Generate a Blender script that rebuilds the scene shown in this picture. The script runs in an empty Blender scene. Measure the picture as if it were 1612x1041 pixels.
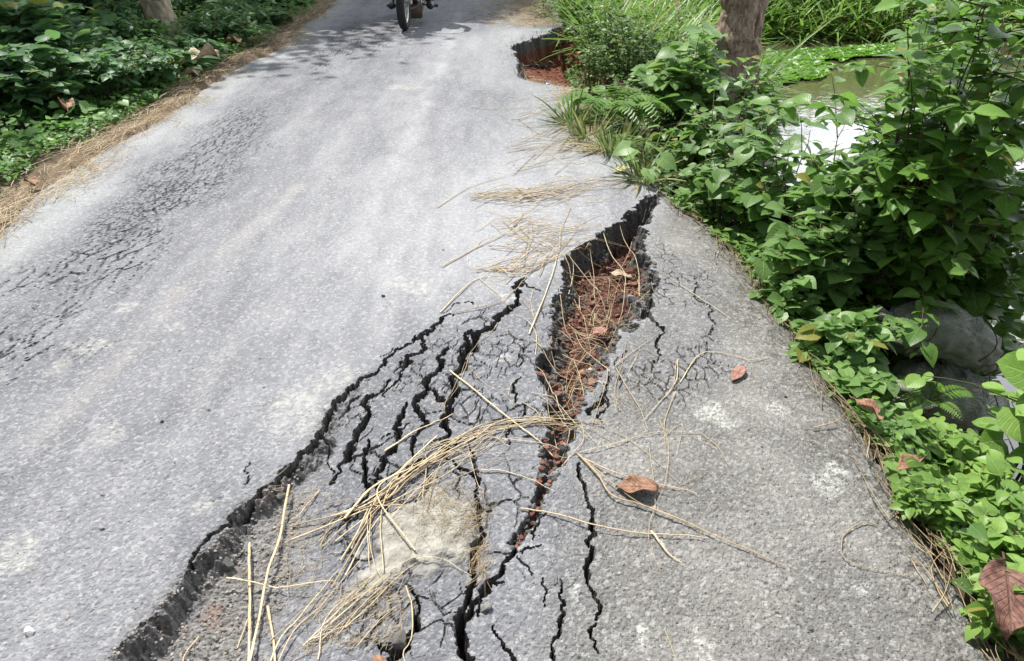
import bpy, bmesh, math, random
import numpy as np
from mathutils import Vector, Matrix

S = bpy.context.scene
COL = S.collection
R = math.radians

# ------------------------------------------------------------------ camera, light, exposure
CAM_H, PITCH, FPX = 1.5, R(31.0), 1164.0          # camera height, tilt below the horizon, focal length in photo pixels
cam_data = bpy.data.cameras.new('camera'); cam = bpy.data.objects.new('camera', cam_data); COL.objects.link(cam)
cam.location = (0, 0, CAM_H); cam.rotation_euler = (R(90) - PITCH, 0, 0)
cam_data.sensor_width = 36.0; cam_data.lens = 36.0*FPX/1612.0
cam_data.clip_start = 0.05; cam_data.clip_end = 2000
S.camera = cam

SUN_AZ, SUN_EL = R(-38), R(60)                    # ahead and to the left, high
to_sun = Vector((math.sin(SUN_AZ)*math.cos(SUN_EL), math.cos(SUN_AZ)*math.cos(SUN_EL), math.sin(SUN_EL)))
sd = bpy.data.lights.new('sun', 'SUN'); sd.energy = 4.9; sd.angle = R(0.9); sd.color = (1.0, 0.965, 0.91)
sun = bpy.data.objects.new('sun', sd); COL.objects.link(sun)
sun.rotation_euler = (-to_sun).to_track_quat('-Z', 'Y').to_euler(); sun.location = (-10, 15, 20)

W = bpy.data.worlds.new('World'); S.world = W; W.use_nodes = True
wn, wl = W.node_tree.nodes, W.node_tree.links
wn.clear()
sky = wn.new('ShaderNodeTexSky'); sky.sky_type = 'NISHITA'; sky.sun_disc = False
sky.sun_elevation = SUN_EL; sky.sun_rotation = SUN_AZ; sky.air_density = 1.0; sky.dust_density = 2.0
wtc = wn.new('ShaderNodeTexCoord')
wno = wn.new('ShaderNodeTexNoise'); wno.inputs['Scale'].default_value = 2.2; wno.inputs['Detail'].default_value = 6
wl.new(wtc.outputs['Generated'], wno.inputs['Vector'])
wrp = wn.new('ShaderNodeValToRGB'); wrp.color_ramp.elements[0].position = 0.40; wrp.color_ramp.elements[1].position = 0.62
wl.new(wno.outputs['Fac'], wrp.inputs['Fac'])
wmx = wn.new('ShaderNodeMix'); wmx.data_type = 'RGBA'
wl.new(wrp.outputs['Color'], wmx.inputs['Factor']); wl.new(sky.outputs['Color'], wmx.inputs['A'])
wmx.inputs['B'].default_value = (8.2, 8.6, 9.3, 1)      # scattered cloud
# unseen extra-bright cloud bank, added ahead and right so the pond reflects white
wdt = wn.new('ShaderNodeVectorMath'); wdt.operation = 'DOT_PRODUCT'
wl.new(wtc.outputs['Generated'], wdt.inputs[0]); wdt.inputs[1].default_value = Vector((.62, .66, .46)).normalized()
wmr = wn.new('ShaderNodeMapRange'); wmr.interpolation_type = 'SMOOTHSTEP'
wmr.inputs['From Min'].default_value = .80; wmr.inputs['From Max'].default_value = .94
wad = wn.new('ShaderNodeMath'); wad.operation = 'MULTIPLY_ADD'; wl.new(wno.outputs['Fac'], wad.inputs[0]); wad.inputs[1].default_value = .22
wsu = wn.new('ShaderNodeMath'); wsu.operation = 'SUBTRACT'; wl.new(wdt.outputs['Value'], wsu.inputs[0]); wsu.inputs[1].default_value = .11
wl.new(wsu.outputs[0], wad.inputs[2]); wl.new(wad.outputs[0], wmr.inputs['Value'])
wm2 = wn.new('ShaderNodeMix'); wm2.data_type = 'RGBA'; wl.new(wmr.outputs['Result'], wm2.inputs['Factor'])
wl.new(wmx.outputs['Result'], wm2.inputs['A']); wm2.inputs['B'].default_value = (42, 43.5, 46, 1)
wbg = wn.new('ShaderNodeBackground'); wbg.inputs['Strength'].default_value = 0.052
wl.new(wm2.outputs['Result'], wbg.inputs['Color'])
wout = wn.new('ShaderNodeOutputWorld'); wl.new(wbg.outputs['Background'], wout.inputs['Surface'])

S.view_settings.view_transform = 'Standard'; S.view_settings.look = 'None'
S.view_settings.exposure = 0.62; S.view_settings.gamma = 1.0

# ------------------------------------------------------------------ helpers
def G(px, py, z=0.0):
    """point of the photograph (1612 wide) on the level plane at height z"""
    dx, dy = (px-806.0)/FPX, (520.5-py)/FPX
    c, s = math.cos(PITCH), math.sin(PITCH)
    d = (dx, c + dy*s, -s + dy*c)
    t = (z-CAM_H)/d[2]
    return (d[0]*t, d[1]*t)
def GP(pts, z=0.0):
    return [G(p[0], p[1], z) for p in pts]

def _h(ix, iy, seed):
    n = (ix.astype(np.int64)*374761393 + iy.astype(np.int64)*668265263 + seed*974634777) & 0x7fffffff
    n = ((n ^ (n >> 13))*1274126177) & 0x7fffffff
    n = (n ^ (n >> 16)) & 0xffffff
    return n/float(0xffffff)
def vn(x, y, seed=0):
    x = np.asarray(x, dtype=np.float64); y = np.asarray(y, dtype=np.float64)
    fx, fy = np.floor(x), np.floor(y)
    ix, iy = fx.astype(np.int64), fy.astype(np.int64)
    u, v = x-fx, y-fy
    u = u*u*u*(u*(u*6-15)+10); v = v*v*v*(v*(v*6-15)+10)
    a, b = _h(ix, iy, seed), _h(ix+1, iy, seed)
    c, d = _h(ix, iy+1, seed), _h(ix+1, iy+1, seed)
    return (a+(b-a)*u)*(1-v) + (c+(d-c)*u)*v - 0.5          # -0.5 .. 0.5
def fbm(x, y, seed=0, oct=3):
    s, a, f = 0, 1.0, 1.0
    for k in range(oct):
        s = s + a*vn(np.asarray(x)*f+7.3*k, np.asarray(y)*f-3.1*k, seed+k*17); a *= .5; f *= 2.03
    return s
def sstep(a, b, x):
    t = np.clip((x-a)/(b-a), 0, 1); return t*t*(3-2*t)
def worley_edge(x, y, seed=0):
    """distance between nearest and second nearest of jittered cell points"""
    fx, fy = np.floor(x).astype(np.int64), np.floor(y).astype(np.int64)
    f1 = np.full(np.shape(x), 9.0); f2 = f1.copy()
    for i in (-1, 0, 1):
        for j in (-1, 0, 1):
            cx, cy = fx+i, fy+j
            d = np.hypot(cx+_h(cx, cy, seed)-x, cy+_h(cx, cy, seed+5)-y)
            f2 = np.minimum(f2, np.maximum(f1, d)); f1 = np.minimum(f1, d)
    return f2-f1, f1

def np_mesh(name, V, F, attrs=None, smooth=False):
    V = np.ascontiguousarray(V, dtype=np.float32); F = np.ascontiguousarray(F, dtype=np.int32)
    k = F.shape[1]
    me = bpy.data.meshes.new(name)
    me.vertices.add(len(V)); me.vertices.foreach_set('co', V.ravel())
    me.loops.add(F.size); me.loops.foreach_set('vertex_index', F.ravel())
    me.polygons.add(len(F)); me.polygons.foreach_set('loop_start', np.arange(len(F), dtype=np.int32)*k)
    me.polygons.foreach_set('use_smooth', np.full(len(F), smooth, dtype=bool))
    for an, av in (attrs or {}).items():
        av = np.ascontiguousarray(av, dtype=np.float32)
        if av.ndim == 1:
            at = me.attributes.new(an, 'FLOAT', 'POINT'); at.data.foreach_set('value', av)
        else:
            at = me.attributes.new(an, 'FLOAT_VECTOR', 'POINT'); at.data.foreach_set('vector', av.ravel())
    me.update(calc_edges=True)
    return me

def link(name, me, mat=None, parent=None, loc=None):
    o = bpy.data.objects.new(name, me); COL.objects.link(o)
    if mat is not None: me.materials.append(mat)
    if parent is not None: o.parent = parent
    if loc is not None: o.location = loc
    return o
def tag(o, label=None, cat=None, group=None, kind=None):
    if label: o['label'] = label
    if cat: o['category'] = cat
    if group: o['group'] = group
    if kind: o['kind'] = kind
    return o
def empty(name, loc, label, cat, group=None, rz=0.0):
    o = bpy.data.objects.new(name, None); COL.objects.link(o)
    o.location = loc; o.rotation_euler = (0, 0, rz); o.empty_display_size = .1
    return tag(o, label, cat, group)

def tube(path, radii, sides=6, caps=True):
    """vertices and quads of a tapered tube along a path"""
    P = np.asarray(path, dtype=float); n = len(P)
    T = np.gradient(P, axis=0); T /= np.linalg.norm(T, axis=1)[:, None]+1e-9
    ref = np.array([0, 0, 1.0]) if abs(T[:, 2]).mean() < .8 else np.array([1.0, 0, 0])
    A = np.cross(T, ref); A /= np.linalg.norm(A, axis=1)[:, None]+1e-9
    B = np.cross(A, T)
    ang = np.arange(sides)*2*np.pi/sides
    r = np.asarray(radii, dtype=float).reshape(-1, 1, 1)*np.ones((n, 1, 1))
    V = P[:, None, :] + r*(np.cos(ang)[None, :, None]*A[:, None, :] + np.sin(ang)[None, :, None]*B[:, None, :])
    V = V.reshape(-1, 3)
    i = np.arange(n-1)[:, None]*sides; j = np.arange(sides)[None, :]; jn = (j+1) % sides
    F = np.stack([i+j, i+jn, i+sides+jn, i+sides+j], axis=-1).reshape(-1, 4)
    if caps and sides == 4:
        F = np.vstack([F, [[3, 2, 1, 0]], [[(n-1)*sides+q for q in range(4)]]])
    return V, F
class Acc:
    """collects pieces of geometry into one mesh"""
    def __init__(s): s.V = []; s.F = []; s.n = 0; s.A = {}
    def add(s, V, F, **attrs):
        s.V.append(np.asarray(V)); s.F.append(np.asarray(F)+s.n); s.n += len(V)
        for k, v in attrs.items(): s.A.setdefault(k, []).append(np.asarray(v)*np.ones(len(V)) if np.ndim(v) == 0 else np.asarray(v))
    def build(s, name, mat, parent=None, smooth=True, loc=None):
        me = np_mesh(name, np.vstack(s.V), np.vstack(s.F), {k: np.concatenate(v) for k, v in s.A.items()}, smooth)
        return link(name, me, mat, parent, loc)
def resample(pts, n, wob=0.0, rng=None):
    """smooth curve (Catmull-Rom) through pts, n points"""
    P = np.asarray(pts, dtype=float)
    if len(P) == 2: P = np.vstack([P[0], (P[0]+P[1])/2, P[1]])
    Q = np.vstack([2*P[0]-P[1], P, 2*P[-1]-P[-2]])
    t = np.linspace(0, len(P)-1-1e-6, n); k = t.astype(int); u = (t-k)[:, None]
    p0, p1, p2, p3 = Q[k], Q[k+1], Q[k+2], Q[k+3]
    return .5*((2*p1)+(-p0+p2)*u+(2*p0-5*p1+4*p2-p3)*u*u+(-p0+3*p1-3*p2+p3)*u**3)

# ------------------------------------------------------------------ node helper
class NT:
    def __init__(s, name):
        s.m = bpy.data.materials.new(name); s.m.use_nodes = True
        s.t = s.m.node_tree; s.t.nodes.clear(); s.L = s.t.links
        s.out = s.t.nodes.new('ShaderNodeOutputMaterial')
    def n(s, kind, **kw):
        nd = s.t.nodes.new(kind)
        for k, v in kw.items(): setattr(nd, k, v)
        return nd
    def put(s, sock, v):
        if hasattr(v, 'is_output') or isinstance(v, bpy.types.NodeSocket): s.L.new(v, sock)
        elif v is not None: sock.default_value = v
    def attr(s, name):
        a = s.n('ShaderNodeAttribute', attribute_name=name); return a
    def math(s, op, a, b=None, c=None, clamp=False):
        m = s.n('ShaderNodeMath', operation=op, use_clamp=clamp)
        s.put(m.inputs[0], a)
        if b is not None: s.put(m.inputs[1], b)
        if c is not None: s.put(m.inputs[2], c)
        return m.outputs[0]
    def mix(s, f, a, b, mode='MIX'):
        m = s.n('ShaderNodeMix', data_type='RGBA', blend_type=mode)
        s.put(m.inputs['Factor'], f)
        s.put(m.inputs['A'], a if not isinstance(a, tuple) else (*a[:3], 1)); s.put(m.inputs['B'], b if not isinstance(b, tuple) else (*b[:3], 1))
        return m.outputs['Result']
    def step(s, a, b, v):
        m = s.n('ShaderNodeMapRange', interpolation_type='SMOOTHSTEP')
        s.put(m.inputs['Value'], v); m.inputs['From Min'].default_value = a; m.inputs['From Max'].default_value = b
        return m.outputs['Result']
    def coord(s, kind='Object'):
        return s.n('ShaderNodeTexCoord').outputs[kind]
    def noise(s, scale, detail=4, rough=.55, vec=None, dist=0.0):
        x = s.n('ShaderNodeTexNoise'); x.inputs['Scale'].default_value = scale; x.inputs['Detail'].default_value = detail
        x.inputs['Roughness'].default_value = rough; x.inputs['Distortion'].default_value = dist
        if vec is not None: s.L.new(vec, x.inputs['Vector'])
        return x.outputs['Fac']
    def vor(s, scale, vec=None, feature='F1'):
        x = s.n('ShaderNodeTexVoronoi', feature=feature); x.inputs['Scale'].default_value = scale
        if vec is not None: s.L.new(vec, x.inputs['Vector'])
        return x
    def scalev(s, vec, xyz):
        m = s.n('ShaderNodeMapping'); m.inputs['Scale'].default_value = xyz; s.L.new(vec, m.inputs['Vector']); return m.outputs[0]
    def bump(s, h, strength, dist, normal=None):
        b = s.n('ShaderNodeBump'); b.inputs['Strength'].default_value = strength; b.inputs['Distance'].default_value = dist
        s.L.new(h, b.inputs['Height'])
        if normal is not None: s.L.new(normal, b.inputs['Normal'])
        return b.outputs[0]
    def principled(s, col, rough=.8, spec=.3, normal=None, metal=0.0, **kw):
        p = s.n('ShaderNodeBsdfPrincipled')
        s.put(p.inputs['Base Color'], col if not isinstance(col, tuple) else (*col[:3], 1))
        s.put(p.inputs['Roughness'], rough); s.put(p.inputs['Specular IOR Level'], spec); p.inputs['Metallic'].default_value = metal
        if normal is not None: s.L.new(normal, p.inputs['Normal'])
        for k, v in kw.items(): s.put(p.inputs[k], v)
        return p.outputs[0]
    def end(s, sh): s.L.new(sh, s.out.inputs['Surface']); return s.m

def simple_mat(name, col, rough=.7, spec=.3, metal=0.0, var=.25, scale=30, bump=.2, bd=.003):
    t = NT(name); c = t.coord()
    n = t.noise(scale, 5, .6, c)
    k = t.mix(n, tuple(max(0, v*(1-var)) for v in col), tuple(min(1, v*(1+var)) for v in col))
    return t.end(t.principled(k, rough, spec, t.bump(n, bump, bd), metal))
# ------------------------------------------------------------------ ROAD: a fine height field with every crack, scarp and gap cut into it
EDGE = np.array([(-5,1.22),(1.05,1.19),(2.3,1.16),(3.2,1.11),(3.7,1.03),(4.0,.88),(4.5,.75),(5.4,.64),(6.3,.63),(6.5,.52),(6.95,.05),(7.3,.0),(7.8,.02),(8.2,-.02),(8.6,.0),(8.75,.06),(9.1,.26),(9.5,.42),(9.8,.58),(10.1,.62),(12,.55),(60,.5)])
EDGE0 = np.array([(-5,1.22),(1.05,1.19),(2.3,1.16),(3.2,1.11),(3.7,1.03),(4.0,.88),(4.5,.75),(5.4,.64),(6.3,.63),(9.8,.60),(12,.55),(60,.5)])
def edge_r(y): return np.interp(y, EDGE[:, 0], EDGE[:, 1])
def edge_r0(y): return np.interp(y, EDGE0[:, 0], EDGE0[:, 1])
def edge_l(y): return -2.62 + .06*np.sin(y*.9) + .05*np.sin(y*2.3+1)

SCARP = [(120,1090),(170,1041),(200,1010),(240,970),(270,930),(300,895),(330,865),(350,830),(375,800),(405,780),(440,750),(470,725),(495,700),(505,680),(515,650),(530,630),(550,618),(563,600),(590,580),(615,560),(640,545),(655,530),(680,515),(708,492)]
GAP = [(1043,298),(1020,305),(1005,312),(992,330),(965,350),(942,362),(930,376),(905,388),(888,405),(884,420),(888,430),(880,455),(867,478),(860,497),(863,520),(860,543),(843,560),(842,578),(852,600),(860,625),(861,650),(850,675),(846,700),(844,720),(840,745),(836,770),(830,790),(815,812),(805,825),(797,840),(803,852),
       (818,850),(832,825),(850,800),(862,775),(870,752),(885,735),(893,715),(905,690),(910,660),(925,640),(930,620),(944,605),(950,590),(962,572),(965,555),(985,530),(1000,511),(1018,495),(1020,472),(1030,455),(1045,440),(1042,425),(1030,400),(1021,382),(1025,360),(1028,345),(1030,325),(1047,303)]
# polyline, half-width in photo pixels at the ends and middle, depth factor
CRACKS = [
 ([(300,895),(350,830),(405,780),(440,750),(470,725),(495,700),(505,680),(515,650),(530,630),(548,618)], 4, 6, 6, .045),
 ([(548,618),(563,603),(590,585),(612,562),(640,545),(655,528)], 5, 4, 2, .05),
 ([(660,532),(668,525),(680,514),(692,504),(708,494),(716,492)], 6, 5, 1, .05),
 ([(828,440),(815,470),(797,488),(780,505),(760,520),(745,540),(735,560),(725,578),(715,600),(709,625),(704,645),(702,668),(698,690),(703,700)], 5, 9, 5, .09),
 ([(745,520),(735,535),(728,555)], 2, 6, 3, .06),
 ([(695,700),(720,720),(745,733),(750,755),(750,775),(754,800),(756,832),(745,860),(742,880),(742,906),(733,930),(728,945)], 2, 5, 7, .10),
 ([(728,945),(722,965),(726,1000),(727,1041),(730,1090)], 10, 12, 9, .14),
 ([(812,838),(800,862),(790,885),(778,898),(760,922),(742,942),(730,952)], 6, 7, 7, .11),
 ([(790,900),(772,912),(758,930),(752,948)], 3, 4, 2, .05),
 ([(700,548),(690,565),(676,592),(668,612),(656,622),(660,640),(672,660),(660,670),(651,690),(648,705)], 3, 8, 3, .07),
 ([(676,595),(690,618),(702,628)], 3, 6, 3, .06),
 ([(668,532),(669,545),(655,556),(640,568),(630,582),(622,598),(605,618)], 4, 4, 1, .05),
 ([(610,595),(600,608),(585,618),(573,628),(577,646),(566,660),(558,680),(550,697),(541,712),(530,730),(520,745)], 3, 7, 3, .07),
 ([(640,632),(632,648),(620,660),(626,675),(618,695),(606,715),(598,732),(590,752)], 3, 5, 4, .06),
 ([(577,680),(573,698),(572,725),(575,748),(568,765),(553,782),(545,800)], 3, 6, 3, .06),
 ([(672,705),(650,720),(640,735),(625,742)], 3, 6, 2, .05),
 ([(822,590),(810,615),(806,630)], 1, 3, 1, .03), ([(826,632),(819,653),(806,672),(798,690)], 2, 3, 1, .03),
 ([(826,545),(820,560),(815,575)], 1, 2, 1, .02),
 ([(913,715),(917,741),(922,768),(936,792),(934,805),(926,829),(932,852),(927,886),(936,905),(944,930),(940,955),(938,980),(942,1000)], 2, 5, 2, .06),
 ([(853,890),(858,910),(858,928)], 1, 2, 1, .03), ([(886,890),(891,926),(886,950),(884,970),(873,985),(873,1007),(861,1024),(868,1050)], 1, 4, 4, .05),
 ([(775,960),(782,985),(790,997),(800,1005),(806,1012),(812,1030),(820,1060)], 1, 3, 3, .04),
 ([(645,905),(653,925),(650,950),(644,983),(634,1002),(618,1012),(610,1020),(607,1050)], 2, 5, 8, .08),
 ([(594,995),(606,1002),(625,1008)], 2, 5, 4, .06),
 ([(1024,464),(1028,495),(1041,512),(1037,525),(1036,538),(1029,558),(1030,566)], 4, 3, 1, .03),
 ([(1030,440),(1020,470),(1012,490)], 6, 8, 4, .08),
 ([(1092,428),(1098,445),(1112,468),(1120,490),(1118,520),(1112,545)], 1, 1.6, 1, .02),
 ([(930,640),(942,628),(950,612)], 5, 6, 3, .07),
 ([(962,585),(955,612),(948,640),(952,660)], 1, 2.2, 1, .03),
 ([(700,492),(720,480),(745,478)], 1, 1.5, .6, .02), ([(635,545),(618,548),(600,560)], 1, 1.5, .6, .02),
 ([(545,640),(552,628),(565,620)], 2, 3, 1, .03), ([(385,760),(388,740),(392,728)], .5, .8, .4, .008),
 ([(852,455),(838,452),(826,446)], 1, 2, 1, .02), ([(860,792),(845,812),(838,832)], 2, 3, 1, .03), ([(820,855),(838,842),(852,838)], 1, 2, 1, .03),
 ([(640,560),(630,575),(618,582)], 1, 2, 1, .02), ([(600,680),(625,668),(640,655)], 1, 1.6, 1, .02), ([(560,700),(545,712),(528,716)], 1, 2, 1, .02),
 ([(505,690),(512,720),(520,735)], 1, 2, 1, .02), ([(690,680),(705,690),(722,688)], 1, 2.5, 1, .03), ([(735,690),(740,715),(755,735)], 1, 2, 1, .02),
 ([(815,860),(830,872),(836,885)], 1, 1.6, .8, .02), ([(985,545),(975,575),(972,600)], .8, 1.4, .6, .015),
]
DIRT = [(150,1090),(200,1030),(260,970),(330,880),(400,800),(440,765),(478,765),(485,800),(462,850),(455,890),(425,940),(400,1000),(400,1090)]
MUD = [(598,800),(640,772),(690,762),(735,785),(748,850),(728,880),(690,872),(650,880),(610,905),(560,925),(530,920),(560,885),(590,850)]

def grid_axis(segs):
    out = [segs[0][0]]
    for a, b, d in segs:
        n = max(1, int(round((b-a)/d))); out += list(a+(b-a)*(np.arange(n)+1)/n)
    return np.array(out)
xs = grid_axis([(-2.85,-2.45,.012),(-2.45,-1.25,.007),(-1.25,-.9,.0042),(-.9,.75,.0029),(.75,1.40,.0042)])
yv = [.80]
while yv[-1] < 16: yv.append(yv[-1] + min(.0024*yv[-1]**1.35, .0065 if 2.5 < yv[-1] < 4.25 else .02 if 6.8 < yv[-1] < 9.95 else 9))
ys = np.array(yv)
X, Y = np.meshgrid(xs, ys)
NX, NY = len(xs), len(ys)
# irregular break lines: every feature is measured in warped coordinates
wa = np.clip(Y/2.0, .7, 2.2)
XW = X + wa*(.016*vn(X*17, Y*17, 3) + .010*vn(X*55, Y*55, 4)) + .006*vn(X*150, Y*110, 5)
YW = Y + wa*(.022*vn(X*17, Y*14, 6) + .012*vn(X*55, Y*45, 7))

def jag(pts, levels, rng, amt=.16):
    P = [np.array(p) for p in pts]
    for _ in range(levels):
        Q = [P[0]]
        for a, b in zip(P[:-1], P[1:]):
            d = b-a; Q += [(a+b)/2 + np.array([-d[1], d[0]])*rng.uniform(-amt, amt), b]
        P = Q
    return np.array(P)
def dist_poly(P, reach):
    """distance to a polyline and the parameter along it, computed near the line only"""
    D = np.full(X.shape, 9.0, dtype=np.float32); T = np.zeros(X.shape, dtype=np.float32)
    L = np.concatenate([[0], np.cumsum(np.hypot(*np.diff(P, axis=0).T))]); tot = L[-1]
    for k in range(len(P)-1):
        a, b = P[k], P[k+1]; r = reach+.06
        i0, i1 = np.searchsorted(xs, [min(a[0], b[0])-r, max(a[0], b[0])+r])
        j0, j1 = np.searchsorted(ys, [min(a[1], b[1])-r, max(a[1], b[1])+r])
        if i1 <= i0 or j1 <= j0: continue
        qx, qy = XW[j0:j1, i0:i1], YW[j0:j1, i0:i1]
        d = b-a; l2 = d@d+1e-12
        t = np.clip(((qx-a[0])*d[0]+(qy-a[1])*d[1])/l2, 0, 1)
        dd = np.hypot(qx-a[0]-t*d[0], qy-a[1]-t*d[1])
        Ds, Ts = D[j0:j1, i0:i1], T[j0:j1, i0:i1]
        m = dd < Ds
        Ds[m] = dd[m]; Ts[m] = ((L[k]+t*np.sqrt(l2))/tot)[m]
    return D, T
def inside(poly):
    P = np.array(poly); ins = np.zeros(X.shape, dtype=bool)
    i0, i1 = np.searchsorted(xs, [P[:, 0].min()-.1, P[:, 0].max()+.1]); j0, j1 = np.searchsorted(ys, [P[:, 1].min()-.1, P[:, 1].max()+.1])
    qx, qy = XW[j0:j1, i0:i1], YW[j0:j1, i0:i1]; r = np.zeros(qx.shape, dtype=bool)
    for a, b in zip(P, np.roll(P, -1, axis=0)):
        if a[1] == b[1]: continue
        c = ((a[1] > qy) != (b[1] > qy)) & (qx < (b[0]-a[0])*(qy-a[1])/(b[1]-a[1])+a[0])
        r ^= c
    ins[j0:j1, i0:i1] = r
    return ins
def pxm(py): return (py+179.0)*math.cos(PITCH)/CAM_H        # pixels per metre across, at a row of the photograph

rng = np.random.default_rng(5)
gap_in = inside(jag(GP(GAP), 1, rng, .10)); gd, _ = dist_poly(jag(GP(GAP+[GAP[0]]), 1, np.random.default_rng(5), .10), .09)
gsd = np.where(gap_in, -gd, gd)                              # signed distance: inside the gap is negative
sc = jag(GP(SCARP), 1, rng, .15)
sdist, st = dist_poly(sc, .30)
low_poly = list(map(tuple, sc)) + GP([(828,440),(888,430),(930,376),(1043,298)]) + [(2.5,4.6),(2.5,-.5),(-2,.0)]
low_in = inside(low_poly)
ssd = np.where(low_in, sdist, -sdist)                        # positive on the sunken side
dirt_in = inside(GP(DIRT)); dd_, _ = dist_poly(np.array(GP(DIRT+[DIRT[0]])), .15); dirt = sstep(-.05, .05, np.where(dirt_in, dd_, -dd_) + .06*fbm(X*14, Y*14, 31))
mud_in = inside(GP(MUD)); md_, _ = dist_poly(np.array(GP(MUD+[MUD[0]])), .12); mud = sstep(-.03, .035, np.where(mud_in, md_, -md_) + .05*fbm(X*18, Y*18, 33))

Z = .010*fbm(X*.9, Y*.6, 11) + .0035*fbm(X*5, Y*4, 12)
# the shoulder has sunk: a step at the scarp that dies out with distance, and the outer slab tilts to the water
amp = .066*sstep(2.45, 1.15, Y)
ramp = sstep(-.004, .050, ssd + .030*fbm(X*26, Y*26, 21) )
Z -= amp*ramp*low_in.astype(float) * (1-.35*sstep(.25, .9, ssd*0+np.where(sdist < 9, sdist, .9)))
right = sstep(.0, .25, X-np.interp(Y, [0,1.0,1.6,2.2,3.0,4.1],[-.12,-.10,.05,.18,.38,.80]))
Z -= right*(.020*sstep(4.2, 3.2, Y) + .05*np.clip(X-.45, 0, 1)**1.5)
Z -= .035*sstep(-.12, .04, X-edge_r(Y))**2 * (1-sstep(6.0, 6.5, Y))
Zs = Z.copy()                                                # unbroken surface
dep = np.zeros(X.shape)
for (pl, w0, w1, w2, dpt) in CRACKS:
    P = jag(GP(pl), 3, rng, .21)
    D, T = dist_poly(P, .06)
    s = np.array([pxm(p[1]) for p in (pl[0], pl[len(pl)//2], pl[-1])])
    wid = np.interp(T, [0, .5, 1], [w0/s[0], w1/s[1], w2/s[2]])*(1+.9*vn(X*35, Y*35, 41))*.66
    wid = np.maximum(wid, .0012)
    d = dpt*(1-sstep(.55, 1.25, D/wid)); dep = np.maximum(dep, d)
# fine alligator cracking between the big cracks and along the left wheel track
def zone(pts, soft, seed):
    P = GP(pts); i_ = inside(P); d_, _ = dist_poly(np.array(P+[P[0]]), soft+.1)
    return sstep(-soft, soft, np.where(i_, d_, -d_) + soft*1.2*fbm(X*4, Y*3, seed))
zA = zone([(520,1060),(560,880),(500,760),(520,660),(580,600),(700,505),(820,450),(890,430),(860,560),(850,700),(800,850),(760,950),(720,1060)], .10, 51)
zB = zone([(760,1060),(820,850),(900,740),(960,760),(960,900),(960,1060)], .12, 52)
zC = zone([(950,600),(1010,510),(1045,440),(1040,380),(1120,420),(1140,560),(1060,620)], .12, 53)
zL = zone([(-60,560),(40,420),(180,330),(200,290),(310,215),(400,160),(440,185),(370,270),(260,380),(180,470),(60,600),(-40,640)], .22, 54)
zF = zone([(440,120),(560,30),(640,20),(640,80),(520,130)], .3, 55)
gx, gy = X+.03*fbm(X*12, Y*12, 61), Y+.04*fbm(X*12, Y*12, 62)
e1, _ = worley_edge(gx*10, gy*7, 71)
e2, _ = worley_edge(gx*22, gy*15, 72)
eL, _ = worley_edge((X+.035*fbm(X*10, Y*8, 63)-.02*Y)*21, (Y+.10*fbm(X*10, Y*8, 64))*3.4, 73)
eM, _ = worley_edge((X+.03*fbm(X*14, Y*10, 63))*34, (Y+.08*fbm(X*14, Y*10, 64))*10, 74)
brk = fbm(X*7, Y*5, 65)
dep = np.maximum(dep, .012*(zA*sstep(-.05, .40, brk)+.30*zB*sstep(.0, .4, brk))*(1-sstep(.012, .045, e1+.03*vn(X*60,Y*60,401))))
dep = np.maximum(dep, .008*zA*sstep(.0, .35, fbm(X*6, Y*6, 66))*(1-sstep(.02, .06, e2)))
dep = np.maximum(dep, .009*zC*sstep(-.1, .3, fbm(X*8, Y*8, 68))*(1-sstep(.02, .075, e2)))
dep = np.maximum(dep, .0105*(zL*sstep(-.42, .0, fbm(X*3, Y*1.5, 67)))*(1-sstep(.02, .075, eL)))
dep = np.maximum(dep, .0078*(zL*sstep(-.12, .16, fbm(X*4, Y*2, 69)))*(1-sstep(.02, .09, eM)))
dep = np.maximum(dep, .010*zF*sstep(0, .3, brk)*(1-sstep(.03, .10, eL)))
# the open gap: steep broken wall, then a floor of red earth and clods
e3, f3 = worley_edge(gx*28, gy*28, 81); e4, f4 = worley_edge(gx*60, gy*60, 82)
clod = .034*np.clip(.75-f3, 0, 1) + .013*np.clip(.75-f4, 0, 1) + .030*fbm(X*9, Y*9, 83)
near_top = sstep(2.6, 3.9, Y)
floor_d = .120 + .105*near_top + .05*sstep(.25, .0, X-np.interp(Y, [0,1.3,2,3,4.2],[-.1,.0,.08,.2,.8]))*0 - clod
# the right side slumps in gently, the left side is cut sharp
gapc = np.interp(Y, [1.2,1.6,1.9,2.3,2.7,3.2,3.6,4.1], [.03,.08,.10,.20,.29,.42,.50,.76])
slump = sstep(-.12, .20, X-gapc)*(1-.6*near_top)
wall_w = (.072 + .085*slump)*(1+.9*vn(X*38, Y*38, 84))
gq = np.clip(-gsd/wall_w + (.30*vn(X*50, Y*50, 85) + .45*vn(X*18, Y*18, 86) + .30*(.42-f3))*sstep(.002, .012, -gsd), 0, 1)
gdep = floor_d*(.55*sstep(0, .45, gq)+.45*sstep(.3, 1.0, gq))*(1-.35*slump)
gapm = sstep(.0, .010, -gsd)
dep = np.where(gsd < 0, np.maximum(gdep, dep*.6), dep)
soil = sstep(.45, 1.0, gq+.25*slump)*(gsd < 0)
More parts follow.
